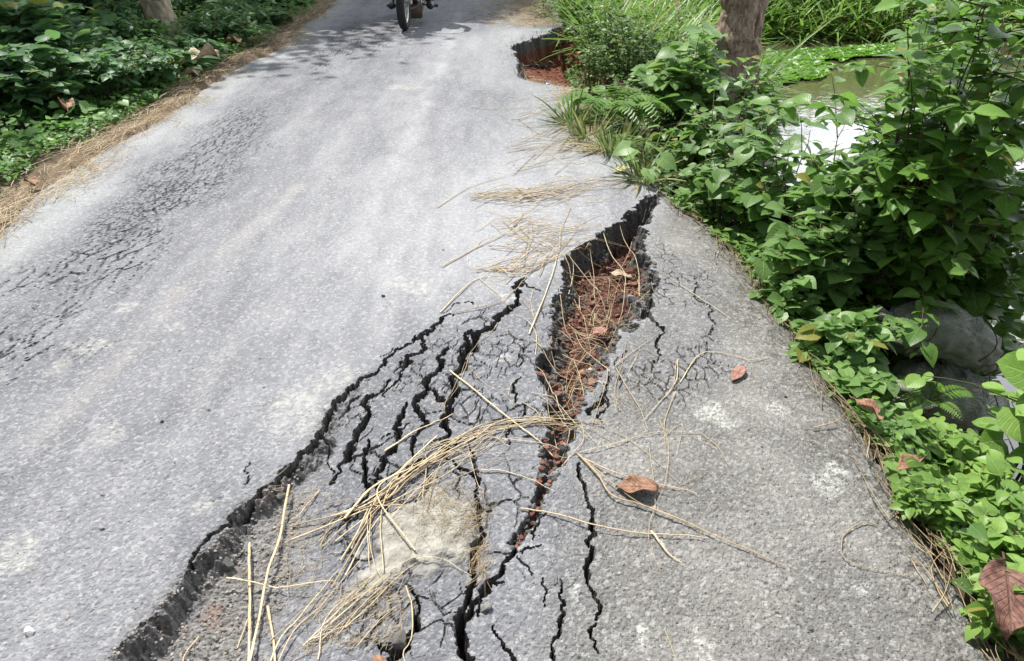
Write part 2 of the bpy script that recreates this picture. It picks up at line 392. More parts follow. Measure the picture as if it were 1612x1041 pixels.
# rough stone-by-stone relief
dep = np.where((mud > .3) & (dep < .05), dep*(1-mud), dep)
s1, f1 = worley_edge(X*75, Y*75, 91); s2, f2 = worley_edge(X*150, Y*150, 92)
coarse = sstep(3.6, 1.2, Y)
olive = right*sstep(-.02, .03, gsd)
Z += (.0020*(.55-f1) + .0012*(.5-f2) + .0030*vn(X*120, Y*100, 122) + .0024*vn(X*230, Y*190, 123))*coarse*(1-mud*.8)*(1+.45*olive)*(gsd > 0)
scarpm = np.exp(-((ssd-.018)/.030)**2)*sstep(2.35, 1.7, Y)
Z += scarpm*(.016*(.6-f3)+.012*(.5-f1))
Z += dirt*(.014*(.55-f3)*sstep(-.1, .3, fbm(X*8, Y*8, 93)) + .008*(.5-f1)) + .022*mud + mud*(.006*fbm(X*30, Y*30, 94)+.003*fbm(X*90, Y*60, 95))
Z -= dep
# outer margins fall below the verge and the bank
er = edge_r(Y) + .03 + .06*fbm(X*0+3, Y*5, 96) + np.where(Y > 6, .018, .045)*fbm(X*16, Y*16, 97); el = edge_l(Y) + .05*fbm(X*3, Y*4, 98)
od = np.maximum(X-er, el-X)
tear = sstep(6.3, 6.6, Y)*sstep(9.9, 9.6, Y)
fall = np.where(X > er, .66, .25)*sstep(.0, .03+.05*(1-tear)*(X > 0)+.11*tear*(X > -.4), od + tear*(X > -.4)*sstep(.002, .02, od)*(.05*fbm(X*7, Y*7, 100, 2) + .03*(.45-worley_edge(X*11, Y*11, 103)[1])))
Z -= fall + tear*(X > -.4)*(od > 0)*.05*fbm(X*14, Y*14, 99)
dep = np.where(od > 0, np.maximum(dep, fall), dep)
dep2 = dep

def mask_spots(lst, seed):
    m = np.zeros(X.shape)
    for (px, py, rx, ry, *a) in lst:
        cx, cy = G(px, py); sx = rx/pxm(py); y1 = G(px, py-ry)[1]; y0 = G(px, py+ry)[1]; sy = (y1-y0)/2
        an = R(a[0]) if a else 0.0
        ux, uy = X-cx, Y-cy
        r = np.hypot((ux*math.cos(an)+uy*math.sin(an))/sx, (-ux*math.sin(an)+uy*math.cos(an))/sy)
        m = np.maximum(m, sstep(1.25, .55, r + 1.1*fbm(X*20, Y*18, seed)))
    return m
pale = mask_spots([(202,485,18,10),(275,515,16,7),(92,577,22,12),(145,545,34,14),(165,690,26,16),(640,137,28,4),(30,870,26,40),(315,800,16,9),(640,450,40,14),(480,640,44,40),(520,600,40,20),(560,850,14,14)], 101)
lich = mask_spots([(1120,632,24,16),(1160,652,20,12),(1310,733,32,20),(1108,985,20,38),(1014,965,11,22),(1366,896,13,10),(1118,1010,14,24),(905,905,10,14),(800,470,18,8),(790,560,14,7),(1230,626,20,8),(1330,715,14,14),(1045,830,7,7)], 102)
def streak(pts, w, seed):
    P = resample(np.array(GP(pts)), 12); D, T = dist_poly(P, w*2.5)
    return np.exp(-(D/w)**2)*(.6+.8*fbm(X*9, Y*4, seed))
tan_t = np.clip(streak([(60,700),(150,610),(230,525),(300,440),(380,370),(470,295)], .05, 111)+.8*streak([(300,640),(340,590),(370,540)], .03, 112), 0, 1)
white_t = np.clip(streak([(540,420),(600,300),(640,230),(668,170),(690,120),(712,60),(722,20)], .07, 113)*1.2 + .5*streak([(430,700),(500,560),(560,470),(640,380)], .22, 114) + .6*streak([(700,470),(780,400),(860,330)], .35, 118), 0, 1)
er0_ = edge_r(Y)
rim = sstep(.50, .06, X-el + .22*fbm(X*2, Y*1.5, 115))*.9 + .55*np.exp(-((X-(edge_r(Y)-.30))/.40)**2)*sstep(4.0, 4.6, Y)
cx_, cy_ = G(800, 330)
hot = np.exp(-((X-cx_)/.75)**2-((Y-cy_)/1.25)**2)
dust = np.clip(.38 + .28*fbm(X*1.1, Y*.25, 116, 3) + .34*fbm(X*5, Y*.8, 117, 3) + .30*fbm(X*16, Y*5, 119, 3) + .25*rim + .55*white_t + .68*hot - .20*sstep(4.6, 8, Y), 0, 1)  # dust noise and tracks, plus a paler patch left of the gap, darker far end
edgem = sstep(.34, .02, er0_-X + .14*fbm(X*9, Y*7, 121))*sstep(4.6, 3.9, Y)

road_attr = dict(dep=dep2, olive=olive, dirt=np.clip(dirt*.9+scarpm*.3 + .75*sstep(.34, .02, er0_-X + .5*fbm(X*6, Y*5, 131))*sstep(4.5, 5.0, Y)*sstep(7.2, 6.4, Y) + .7*sstep(.7, .05, er0_-X+.5*fbm(X*4, Y*3, 132))*sstep(9.7, 10.4, Y) + .55*sstep(.16, .0, X-edge_l(Y)+.22*fbm(X*9, Y*6, 133)), 0, 1), mud=mud, pale=pale, lichen=lich, tan=tan_t, dust=dust, rim=np.clip(rim, 0, 1), scarp=np.clip(scarpm, 0, 1), edgem=edgem, crush=np.clip(zA+.7*zC+.45*zB+.70*zL, 0, 1))
keep_v = (od < .11)
idx = np.arange(NX*NY).reshape(NY, NX)
F = np.stack([idx[:-1, :-1], idx[:-1, 1:], idx[1:, 1:], idx[1:, :-1]], axis=-1).reshape(-1, 4)
kf = keep_v.ravel()[F].all(axis=1)
sf = (soil.ravel()[F].mean(axis=1) > .5)
V = np.stack([X, Y, Z], axis=-1).reshape(-1, 3)
def sub(Fs, names):
    used = np.unique(Fs); m = np.zeros(len(V), dtype=np.int64); m[used] = np.arange(len(used))
    return V[used], m[Fs], {k: road_attr[k].ravel()[used] for k in names}

def HZ(x, y):
    """height of the road surface (bilinear)"""
    i = int(np.clip(np.searchsorted(xs, x)-1, 0, NX-2)); j = int(np.clip(np.searchsorted(ys, y)-1, 0, NY-2))
    u = min(max((x-xs[i])/(xs[i+1]-xs[i]), 0), 1); v = min(max((y-ys[j])/(ys[j+1]-ys[j]), 0), 1)
    return float((Z[j, i]*(1-u)+Z[j, i+1]*u)*(1-v)+(Z[j+1, i]*(1-u)+Z[j+1, i+1]*u)*v)

t = NT('asphalt'); c = t.coord()
A = {k: t.attr(k).outputs['Fac'] for k in road_attr}
v1 = t.vor(88, c); v2 = t.vor(190, c); nz = t.noise(260, 3, .6, c); big = t.noise(3.0, 5, .6, c); fine = t.noise(45, 5, .65, c)
stone = t.n('ShaderNodeSeparateColor'); t.L.new(v1.outputs['Color'], stone.inputs[0])
stone2 = t.n('ShaderNodeSeparateColor'); t.L.new(v2.outputs['Color'], stone2.inputs[0])
base = t.mix(A['dust'], (.116,.122,.138), (.292,.298,.314))
base = t.mix(t.math('MULTIPLY', A['rim'], .55), base, (.33,.35,.345))
slab = t.mix(t.step(.35, .7, big), (.142,.138,.126), (.236,.230,.212))
slab = t.mix(t.math('MULTIPLY', t.step(.55, .75, t.noise(6, 4, .6, c)), .45), slab, (.20,.195,.145))
slab = t.mix(t.math('MULTIPLY', A['edgem'], t.step(.40, .60, t.noise(34, 5, .7, c))), slab, (.062,.060,.045))
base = t.mix(t.math('MULTIPLY', A['olive'], .92), base, slab)
base = t.mix(t.math('MULTIPLY', A['crush'], .75), base, (.125,.131,.146))
base = t.mix(t.math('MULTIPLY', A['tan'], .35), base, (.40,.375,.335))
# single stones, lighter and darker, a few rusty or white
base = t.mix(t.math('MULTIPLY', t.step(.30, .95, stone.outputs[0]), .30), base, t.mix(t.step(.2, .8, stone.outputs[1]), (.12,.12,.13), (.50,.49,.48)))
base = t.mix(t.math('MULTIPLY', t.step(.82, .97, stone2.outputs[0]), .20), base, (.66,.65,.62))
base = t.mix(t.math('MULTIPLY', t.step(.975, .99, stone2.outputs[1]), .25), base, (.30,.18,.13))
base = t.mix(t.math('MULTIPLY', t.step(.52, .72, fine), .30), base, (.12,.12,.125))
base = t.mix(t.math('MULTIPLY', t.step(.38, .25, fine), .16), base, (.62,.62,.62))
base = t.mix(t.math('MULTIPLY', A['pale'], t.math('MULTIPLY', t.step(.38, .66, t.noise(30, 6, .75, c)), .42)), base, (.56,.545,.48))
base = t.mix(t.math('MULTIPLY', A['lichen'], t.math('MULTIPLY', t.step(.42, .60, t.noise(70, 5, .75, c)), .62)), base, (.56,.57,.53))
dcol = t.mix(t.step(.3, .7, t.noise(40, 5, .65, c)), (.145,.138,.127), (.27,.26,.24))
dcol = t.mix(t.math('MULTIPLY', t.step(.52, .66, t.noise(9, 4, .6, c)), .6), dcol, (.24,.13,.085))
base = t.mix(t.math('MULTIPLY', A['dirt'], .92), base, dcol)
mcol = t.mix(t.step(.3, .7, t.noise(28, 5, .6, c)), (.23,.218,.188), (.385,.37,.325))
base = t.mix(A['mud'], base, mcol)
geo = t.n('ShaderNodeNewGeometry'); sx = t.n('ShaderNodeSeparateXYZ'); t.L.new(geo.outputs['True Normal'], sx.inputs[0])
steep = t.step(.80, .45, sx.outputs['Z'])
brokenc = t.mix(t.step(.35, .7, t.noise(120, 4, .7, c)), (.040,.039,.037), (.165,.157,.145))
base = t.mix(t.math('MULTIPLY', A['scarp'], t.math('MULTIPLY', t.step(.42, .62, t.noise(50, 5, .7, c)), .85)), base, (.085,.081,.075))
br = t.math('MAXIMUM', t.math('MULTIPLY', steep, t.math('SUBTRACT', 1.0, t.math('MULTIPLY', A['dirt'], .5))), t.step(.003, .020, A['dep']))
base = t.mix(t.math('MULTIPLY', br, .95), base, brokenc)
redc = t.mix(t.step(.3, .7, t.noise(60, 5, .7, c)), (.085,.030,.018), (.22,.085,.050))
base = t.mix(t.step(.10, .16, A['dep']), base, redc)
h = t.math('ADD', t.math('MULTIPLY', v1.outputs['Distance'], -.45), t.math('ADD', t.math('MULTIPLY', v2.outputs['Distance'], -.35), t.math('MULTIPLY', nz, 1.1)))
nb = t.bump(h, .70, .0035); nb = t.bump(fine, .6, .006, nb)
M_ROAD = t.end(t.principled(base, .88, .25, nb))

t = NT('red_earth'); c = t.coord()
n1 = t.noise(22, 6, .65, c); n2 = t.noise(130, 4, .7, c); v1 = t.vor(60, c); sp = t.n('ShaderNodeSeparateColor'); t.L.new(v1.outputs['Color'], sp.inputs[0])
col = t.mix(t.step(.3, .7, n1), (.055,.028,.020), (.160,.080,.058))
col = t.mix(t.math('MULTIPLY', t.step(.55, .8, n2), .6), col, (.33,.185,.135))
col = t.mix(t.math('MULTIPLY', t.step(.80, .95, sp.outputs[0]), .6), col, (.16,.145,.135))
col = t.mix(t.math('MULTIPLY', t.step(.55, .7, t.noise(7, 3, .6, c)), .5), col, (.15,.135,.12))
M_SOIL = t.end(t.principled(col, .95, .1, t.bump(t.math('ADD', n2, t.math('MULTIPLY', v1.outputs['Distance'], -1.0)), .8, .008)))

names = list(road_attr)
v_, f_, a_ = sub(F[kf & ~sf], names)
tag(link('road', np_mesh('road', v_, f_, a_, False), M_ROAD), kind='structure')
v_, f_, a_ = sub(F[kf & sf], ['dep'])
tag(link('soil', np_mesh('soil', v_, f_, a_, False), M_SOIL), kind='structure')

# ------------------------------------------------------------------ GROUND sheet: verge, banks, pond bed, far bank
def shore(y): return np.interp(y, [-5,4.5,6.5,9.5,13,60], [1.15,1.15,1.7,2.8,3.2,3.2])
def TZ(x, y, under=True):
    x = np.asarray(x, dtype=float); y = np.asarray(y, dtype=float)
    d = np.maximum(x-edge_r0(y), 0)
    zr = -.105 + .03*vn(x*16, y*16, 205) - .865*np.minimum(d/shore(y), 2.0)**1.25
    zr = np.maximum(zr, -1.5)
    far = -1.0 + .42*(y-14.1 + .5*vn(x*.6, y*0, 201)) ; far = np.where(x > edge_r0(y)+.3, far, -9); far = np.minimum(far, .9+.05*(y-18))
    farx = -1.1+.5*(x-15.0)
    zr = np.maximum(zr, np.where(y > 5, np.minimum(np.maximum(far, np.minimum(farx, 1.2)), 2.0), -9))
    zl = .02 + .10*sstep(-2.9, -4.5, x) + .35*sstep(-4.5, -9, x)
    z = np.where(x > edge_r0(y), zr, np.where(x < edge_l(y), zl, -.02))
    # the washed-out bite in the road edge
    b = sstep(6.35, 6.9, y)*sstep(9.9, 9.2, y)*sstep(-.12, .02, x)*sstep(1.15, .7, x)
    z = z - b*(.22 + .12*sstep(.0, .6, x) - .16*np.exp(-((y-7.0)/.35)**2)*np.exp(-((x-.42)/.25)**2))
    z = z + .035*fbm(x*2.2, y*2.2, 202) + .020*fbm(x*9, y*9, 203)
    if under:
        m = (x < edge_r(y)+.012) & (x > edge_l(y)+.08)
        z = np.where(m, -.75, z)
    return z
def TZ1(x, y): return float(TZ(np.array([x]), np.array([y]), False)[0])
gxs = grid_axis([(-200,-40,20),(-40,-10,2),(-10,-3.2,.12),(-3.2,-2.4,.04),(-2.4,-.2,.20),(-.2,1.6,.028),(1.6,6,.07),(6,20,.4),(20,200,15)])
gys = grid_axis([(-60,-4,7),(-4,.4,.3),(.4,6.2,.05),(6.2,10.2,.032),(10.2,20,.12),(20,60,2),(60,400,25)])
GX, GY = np.meshgrid(gxs, gys)
gz = TZ(GX, GY)
gi = np.arange(GX.size).reshape(GX.shape)
GF = np.stack([gi[:-1, :-1], gi[:-1, 1:], gi[1:, 1:], gi[1:, :-1]], axis=-1).reshape(-1, 4)
verge = sstep(-.55, -.10, GX-edge_l(GY)+.2*fbm(GX*5, GY*4, 207))*sstep(.3, .1, GX-edge_l(GY))
bite = sstep(6.3, 6.8, GY)*sstep(10.0, 9.6, GY)*sstep(-.25, -.05, GX)*sstep(1.15, .75, GX)
t = NT('earth'); c = t.coord()
n1 = t.noise(6, 6, .65, c); n2 = t.noise(60, 5, .7, c)
col = t.mix(t.step(.3, .7, n1), (.040,.028,.019), (.105,.080,.055))
col = t.mix(t.math('MULTIPLY', t.step(.55, .75, n2), .5), col, (.22,.18,.13))
col = t.mix(t.math('MULTIPLY', t.attr('verge').outputs['Fac'], .8), col, t.mix(n2, (.13,.095,.065), (.30,.235,.165)))
col = t.mix(t.attr('bite').outputs['Fac'], col, t.mix(t.step(.3, .7, n2), (.085,.030,.019), (.22,.088,.055)))
M_EARTH = t.end(t.principled(col, .95, .1, t.bump(n2, .8, .02)))
tag(link('ground', np_mesh('ground', np.stack([GX, GY, gz], axis=-1).reshape(-1, 3), GF, {'bite': bite.ravel(), 'verge': verge.ravel()}, True), M_EARTH), kind='structure')

# ------------------------------------------------------------------ POND
WZ = -.90
t = NT('pond_water'); c = t.coord()
wv = t.noise(9, 3, .5, c)
M_WATER = t.end(t.principled(t.mix(t.noise(.8, 3, .5, c), (.060,.055,.028), (.085,.078,.045)), .03, .5, t.bump(wv, .10, .03), IOR=1.7))
wxs = grid_axis([(1.0,16,.5)]); wys = grid_axis([(-3,15,.5)])
WX, WY = np.meshgrid(wxs, wys); wi = np.arange(WX.size).reshape(WX.shape)
tag(link('water', np_mesh('water', np.stack([WX, WY, np.full(WX.shape, WZ)], axis=-1).reshape(-1, 3), np.stack([wi[:-1, :-1], wi[:-1, 1:], wi[1:, 1:], wi[1:, :-1]], axis=-1).reshape(-1, 4), None, True), M_WATER), kind='structure')
# ------------------------------------------------------------------ LEAVES
def leaf_tpl(kind, rows=6, cols=4, fold=.16, droop=.25, stalk=.35, wave=.0):
    """unit leaf: stalk along -y, blade from y=0 to y=1; returns vertices, faces, leaf coordinates"""
    t = np.linspace(0, 1, rows+1); s = np.linspace(-1, 1, cols+1)
    if kind == 'heart': w = .58*np.sin(np.pi*np.clip(t, 0, 1)**.62)**.85*(1-.25*t); w[0] = .30
    elif kind == 'ovate': w = .34*np.sin(np.pi*t**.72)**.9
    elif kind == 'round': w = .55*np.sin(np.pi*t**.75)**.6; w[0] = .2
    elif kind == 'lance': w = .13*np.sin(np.pi*t**.6)**.8
    elif kind == 'blade': w = .030*(1-t**2.2)+.002
    elif kind == 'pinna': w = .20*np.sin(np.pi*(t*.93+.04)**.8)
    elif kind == 'dry' or kind == 'dryr': w = .30*np.sin(np.pi*(t*.94+.03)**.85)**.8
    w = w.copy(); w[-1] = max(w[-1]*.1, .004) if kind != 'blade' else .002
    if kind in ('ovate', 'lance', 'pinna', 'dry'): w[0] = .02
    Tt, Ss = np.meshgrid(t, s, indexing='ij')
    x = Ss*w[:, None]; y = Tt.copy()
    if kind == 'heart': y = y - .20*np.abs(Ss)**1.2*(1-Tt)**5*1.0 - .05*(1-np.abs(Ss))*0
    if kind == 'round': y = y - .12*np.abs(Ss)*(1-Tt)**4
    z = (fold*np.abs(x) if kind[:3] != 'dry' else fold*2.6*x*x) - droop*Tt**2 + wave*np.sin(Tt*9+Ss*1.5)*np.abs(Ss)
    V = np.stack([x, y, z], -1).reshape(-1, 3)
    i = np.arange(rows)[:, None]*(cols+1)+np.arange(cols)[None, :]
    F = np.stack([i, i+1, i+cols+2, i+cols+1], -1).reshape(-1, 4)
    uv = np.stack([Ss, Tt, np.zeros_like(Tt)], -1).reshape(-1, 3)
    if stalk > 0:
        n = len(V); k = .014
        V = np.vstack([V, [[-k, -stalk, .10*stalk], [k, -stalk, .10*stalk], [k, .02, .0], [-k, .02, 0]]])
        F = np.vstack([F, [[n, n+1, n+2, n+3]]]); uv = np.vstack([uv, [[0, 0, 0]]*4])
    return V, F, uv
def nrm(v): return v/(np.linalg.norm(v, axis=-1, keepdims=True)+1e-9)
def place_leaves(acc, tpl, pos, ydir, up, size, tint):
    V, F, uv = tpl; pos = np.asarray(pos); n = len(pos)
    if n == 0: return
    yd = nrm(np.asarray(ydir)); zd = np.asarray(up) - (np.asarray(up)*yd).sum(-1, keepdims=True)*yd; zd = nrm(zd); xd = np.cross(yd, zd)
    M = np.stack([xd, yd, zd], axis=1)                       # rows are axes
    P = np.einsum('vk,nkj->nvj', V, M)*np.asarray(size).reshape(-1, 1, 1) + pos[:, None, :]
    FF = (F[None] + (np.arange(n)*len(V))[:, None, None]).reshape(-1, F.shape[1])
    acc.add(P.reshape(-1, 3), FF, tint=np.repeat(np.asarray(tint), len(V)), luv=np.tile(uv, (n, 1)))

def leaf_mat(name, dark, light, old=(.30,.27,.06), rough=.42, trans=.45, veins=True, spec=.45):
    t = NT(name); a = t.attr('tint').outputs['Fac']
    l = t.attr('luv'); sp = t.n('ShaderNodeSeparateXYZ'); t.L.new(l.outputs['Vector'], sp.inputs[0])
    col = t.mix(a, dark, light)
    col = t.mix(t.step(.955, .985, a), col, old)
    c = t.coord(); n = t.noise(55, 4, .6, c)
    col = t.mix(t.math('MULTIPLY', t.step(.45, .75, n), .30), col, tuple(v*.55 for v in dark))
    dusty = t.step(.48, .70, t.noise(2.6, 3, .6, c))
    col = t.mix(t.math('MULTIPLY', dusty, .30), col, tuple(v*.55+.045 for v in light))
    col = t.mix(t.math('MULTIPLY', t.step(.66, .72, t.noise(75, 3, .6, c)), .55), col, (.13,.095,.035))
    nb = None
    if veins:
        u = t.math('ABSOLUTE', sp.outputs[0]); ph = t.math('SUBTRACT', t.math('MULTIPLY', sp.outputs[1], 6.0), t.math('MULTIPLY', u, 2.6))
        f = t.math('ABSOLUTE', t.math('SUBTRACT', t.math('FRACT', ph), .5))
        vein = t.math('MAXIMUM', t.step(.09, .02, f), t.step(.07, .02, u))
        col = t.mix(t.math('MULTIPLY', vein, .35), col, tuple(min(1, v*1.5+.02) for v in light))
        nb = t.bump(t.math('SUBTRACT', t.math('MULTIPLY', n, .6), t.math('MULTIPLY', vein, .8)), .5, .003)
    p = t.principled(col, rough, spec, nb)
    tr = t.n('ShaderNodeBsdfTranslucent'); t.L.new(t.mix(.5, col, (.26,.42,.04), 'MULTIPLY') if False else t.mix(.35, col, (.20,.40,.06)), tr.inputs['Color'])
    m = t.n('ShaderNodeMixShader'); m.inputs[0].default_value = trans
    t.L.new(p, m.inputs[1]); t.L.new(tr.outputs[0], m.inputs[2])
    return t.end(m.outputs[0])
ML = dict(
 bank=leaf_mat('bank_leaf', (.058,.135,.034), (.225,.385,.105)),
 vine=leaf_mat('vine_leaf', (0.075, 0.17, 0.045), (0.26, 0.43, 0.125)),
 weed=leaf_mat('weed_leaf', (0.1, 0.215, 0.036), (0.3, 0.48, 0.105)),
 tall=leaf_mat('tall_shrub_leaf', (.054,.140,.026), (.215,.405,.068)),
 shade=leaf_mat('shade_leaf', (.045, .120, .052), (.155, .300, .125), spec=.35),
 tiny=leaf_mat('tiny_leaf', (0.07, 0.14, 0.035), (0.23, 0.35, 0.115), veins=False),
 fern=leaf_mat('fern_leaf', (.080,.190,.022), (.190,.350,.050), veins=False),
 grass=leaf_mat('grass_leaf', (0.085, 0.18, 0.03), (0.27, 0.42, 0.085), veins=False, old=(.36,.30,.13)),
 tussock=leaf_mat('tussock_leaf', (.045,.085,.022), (.170,.210,.070), veins=False, old=(.42,.34,.17)),
 cover=leaf_mat('cover_leaf', (0.07, 0.175, 0.045), (0.21, 0.39, 0.105)),
 float_=leaf_mat('floating_leaf', (.090,.240,.020), (.210,.420,.045), veins=False),
 crown=leaf_mat('crown_leaf', (.024,.060,.014), (.070,.130,.030), veins=False))
M_STEM = simple_mat('green_stem', (.075,.085,.035), .7, .3, 0, .4, 40)
M_TWIG = simple_mat('brown_twig', (.085,.060,.038), .85, .2, 0, .4, 40)

def at(px, py, y):
    """point at forward distance y seen at this pixel of the photograph"""
    k = (520.5-py)/FPX; c, s = math.cos(PITCH), math.sin(PITCH)
    z = CAM_H + y*(k*c-s)/(c+k*s)
    dpt = y*c + (CAM_H-z)*s
    return np.array([(px-806)/FPX*dpt, y, z]), FPX/dpt

def grow(root, base, height, radius, nst, nlf, size, tpl, lmat, smat, rng, spread=.55, tint=(.1, .9), side=.35, upright=.5, bare=.25, sun_bias=True, tw=.004, droop=.0):
    """stems and leaves of one plant, as two parts of root (world = root + local)"""
    fol, stm = Acc(), Acc()
    for k in range(nst):
        a = rng.uniform(0, 2*np.pi); rr = radius*np.sqrt(rng.uniform(.02, 1)); hh = height*rng.uniform(.62, 1.12)*(1-.35*(rr/radius)**2)
        o = np.array([math.cos(a), math.sin(a), 0])*radius*rng.uniform(0, spread*.6)
        o[2] = -.12
        tip = np.array([math.cos(a)*rr, math.sin(a)*rr, hh])
        mid = (o*.45+tip*.55); mid[2] = hh*rng.uniform(.55, .75)
        n = 9
        P = resample([o, mid + rng.normal(0, .05*radius, 3), tip], n)
        if droop: P[:, 2] -= droop*height*np.linspace(0, 1, n)**3
        P += np.cumsum(rng.normal(0, .012*height, (n, 3)), axis=0)*np.array([1, 1, .4])
        V, F = tube(P, np.linspace(tw*1.3, tw*.35, n), 4); stm.add(V, F)
        paths = [P]
        for b in range(int(rng.integers(1, 4))):
            i = int(rng.integers(3, n-1)); d = nrm(rng.normal(0, 1, 3)*np.array([1, 1, .4])+np.array([0, 0, .3])); L = height*side*rng.uniform(.5, 1.2)
            Q = resample([P[i], P[i]+d*L*.6, P[i]+d*L+np.array([0, 0, -.12*L])], 5); paths.append(Q)
            V, F = tube(Q, np.linspace(tw*.7, tw*.25, 5), 4); stm.add(V, F)
        for Q in paths:
            m = nlf if Q is P else max(2, nlf//2)
            u = np.sort(bare + (1-bare)*rng.uniform(0, 1, m)**.75) if Q is P else rng.uniform(.2, 1, m)
            ii = np.clip(u*(len(Q)-1), 0, len(Q)-1.001); f = (ii % 1)[:, None]; i0 = ii.astype(int)
            pos = Q[i0]*(1-f)+Q[i0+1]*f; tan = nrm(Q[i0+1]-Q[i0])
            ang = np.arange(m)*2.4+rng.uniform(0, 6) + rng.normal(0, .5, m)
            out = np.stack([np.cos(ang), np.sin(ang), rng.uniform(-.45, .35, m)], -1)
            yd = nrm(out + .35*tan)
            upv = np.stack([rng.normal(0, .35, m), rng.normal(0, .35, m), np.full(m, 1.0)], -1) + .35*np.stack([np.cos(ang), np.sin(ang), 0*ang], -1)*(1-upright)
            sz = size*np.exp(np.clip(rng.normal(0, .36, m), -.9, .6))*(1.15-.45*u)
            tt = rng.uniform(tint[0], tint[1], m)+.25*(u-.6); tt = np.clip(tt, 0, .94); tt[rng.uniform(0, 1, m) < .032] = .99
            pos = pos + yd*(tpl[3] if len(tpl) > 3 else .35)*sz[:, None]
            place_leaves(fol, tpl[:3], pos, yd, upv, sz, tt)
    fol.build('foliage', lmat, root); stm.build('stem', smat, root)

TP = dict(heart=leaf_tpl('heart', 6, 4), heartS=leaf_tpl('heart', 4, 4, .2, .2), ovate=leaf_tpl('ovate', 6, 4, .2, .3, .2), ovateS=leaf_tpl('ovate', 4, 2, .2, .25, .15),
          round=leaf_tpl('round', 7, 6, .12, .25, .4, .02), lance=leaf_tpl('lance', 5, 2, .3, .5, .05), tinyl=leaf_tpl('ovate', 2, 2, .25, .1, 0))
TPO = dict(heart=.35, heartS=.35, ovate=.2, ovateS=.15, round=.4, lance=.05, tinyl=0)
def T_(k): return (*TP[k], TPO[k])

def shrub(name, label, px, top, y, wpx, nst, nlf, size, kind, mat, seed, group=None, cat='shrub', smat=None, **kw):
    p, s = at(px, top, y)
    zb = TZ1(p[0], y); h = max(.12, p[2]-zb); r = wpx/2/s
    e = empty(name, (p[0], y, zb), label, cat, group)
    grow(e, None, h, r, nst, nlf, size, T_(kind), ML[mat], smat or M_STEM, np.random.default_rng(seed), **kw)
    return e

GB = 'leafy shrubs on the bank beside the road'
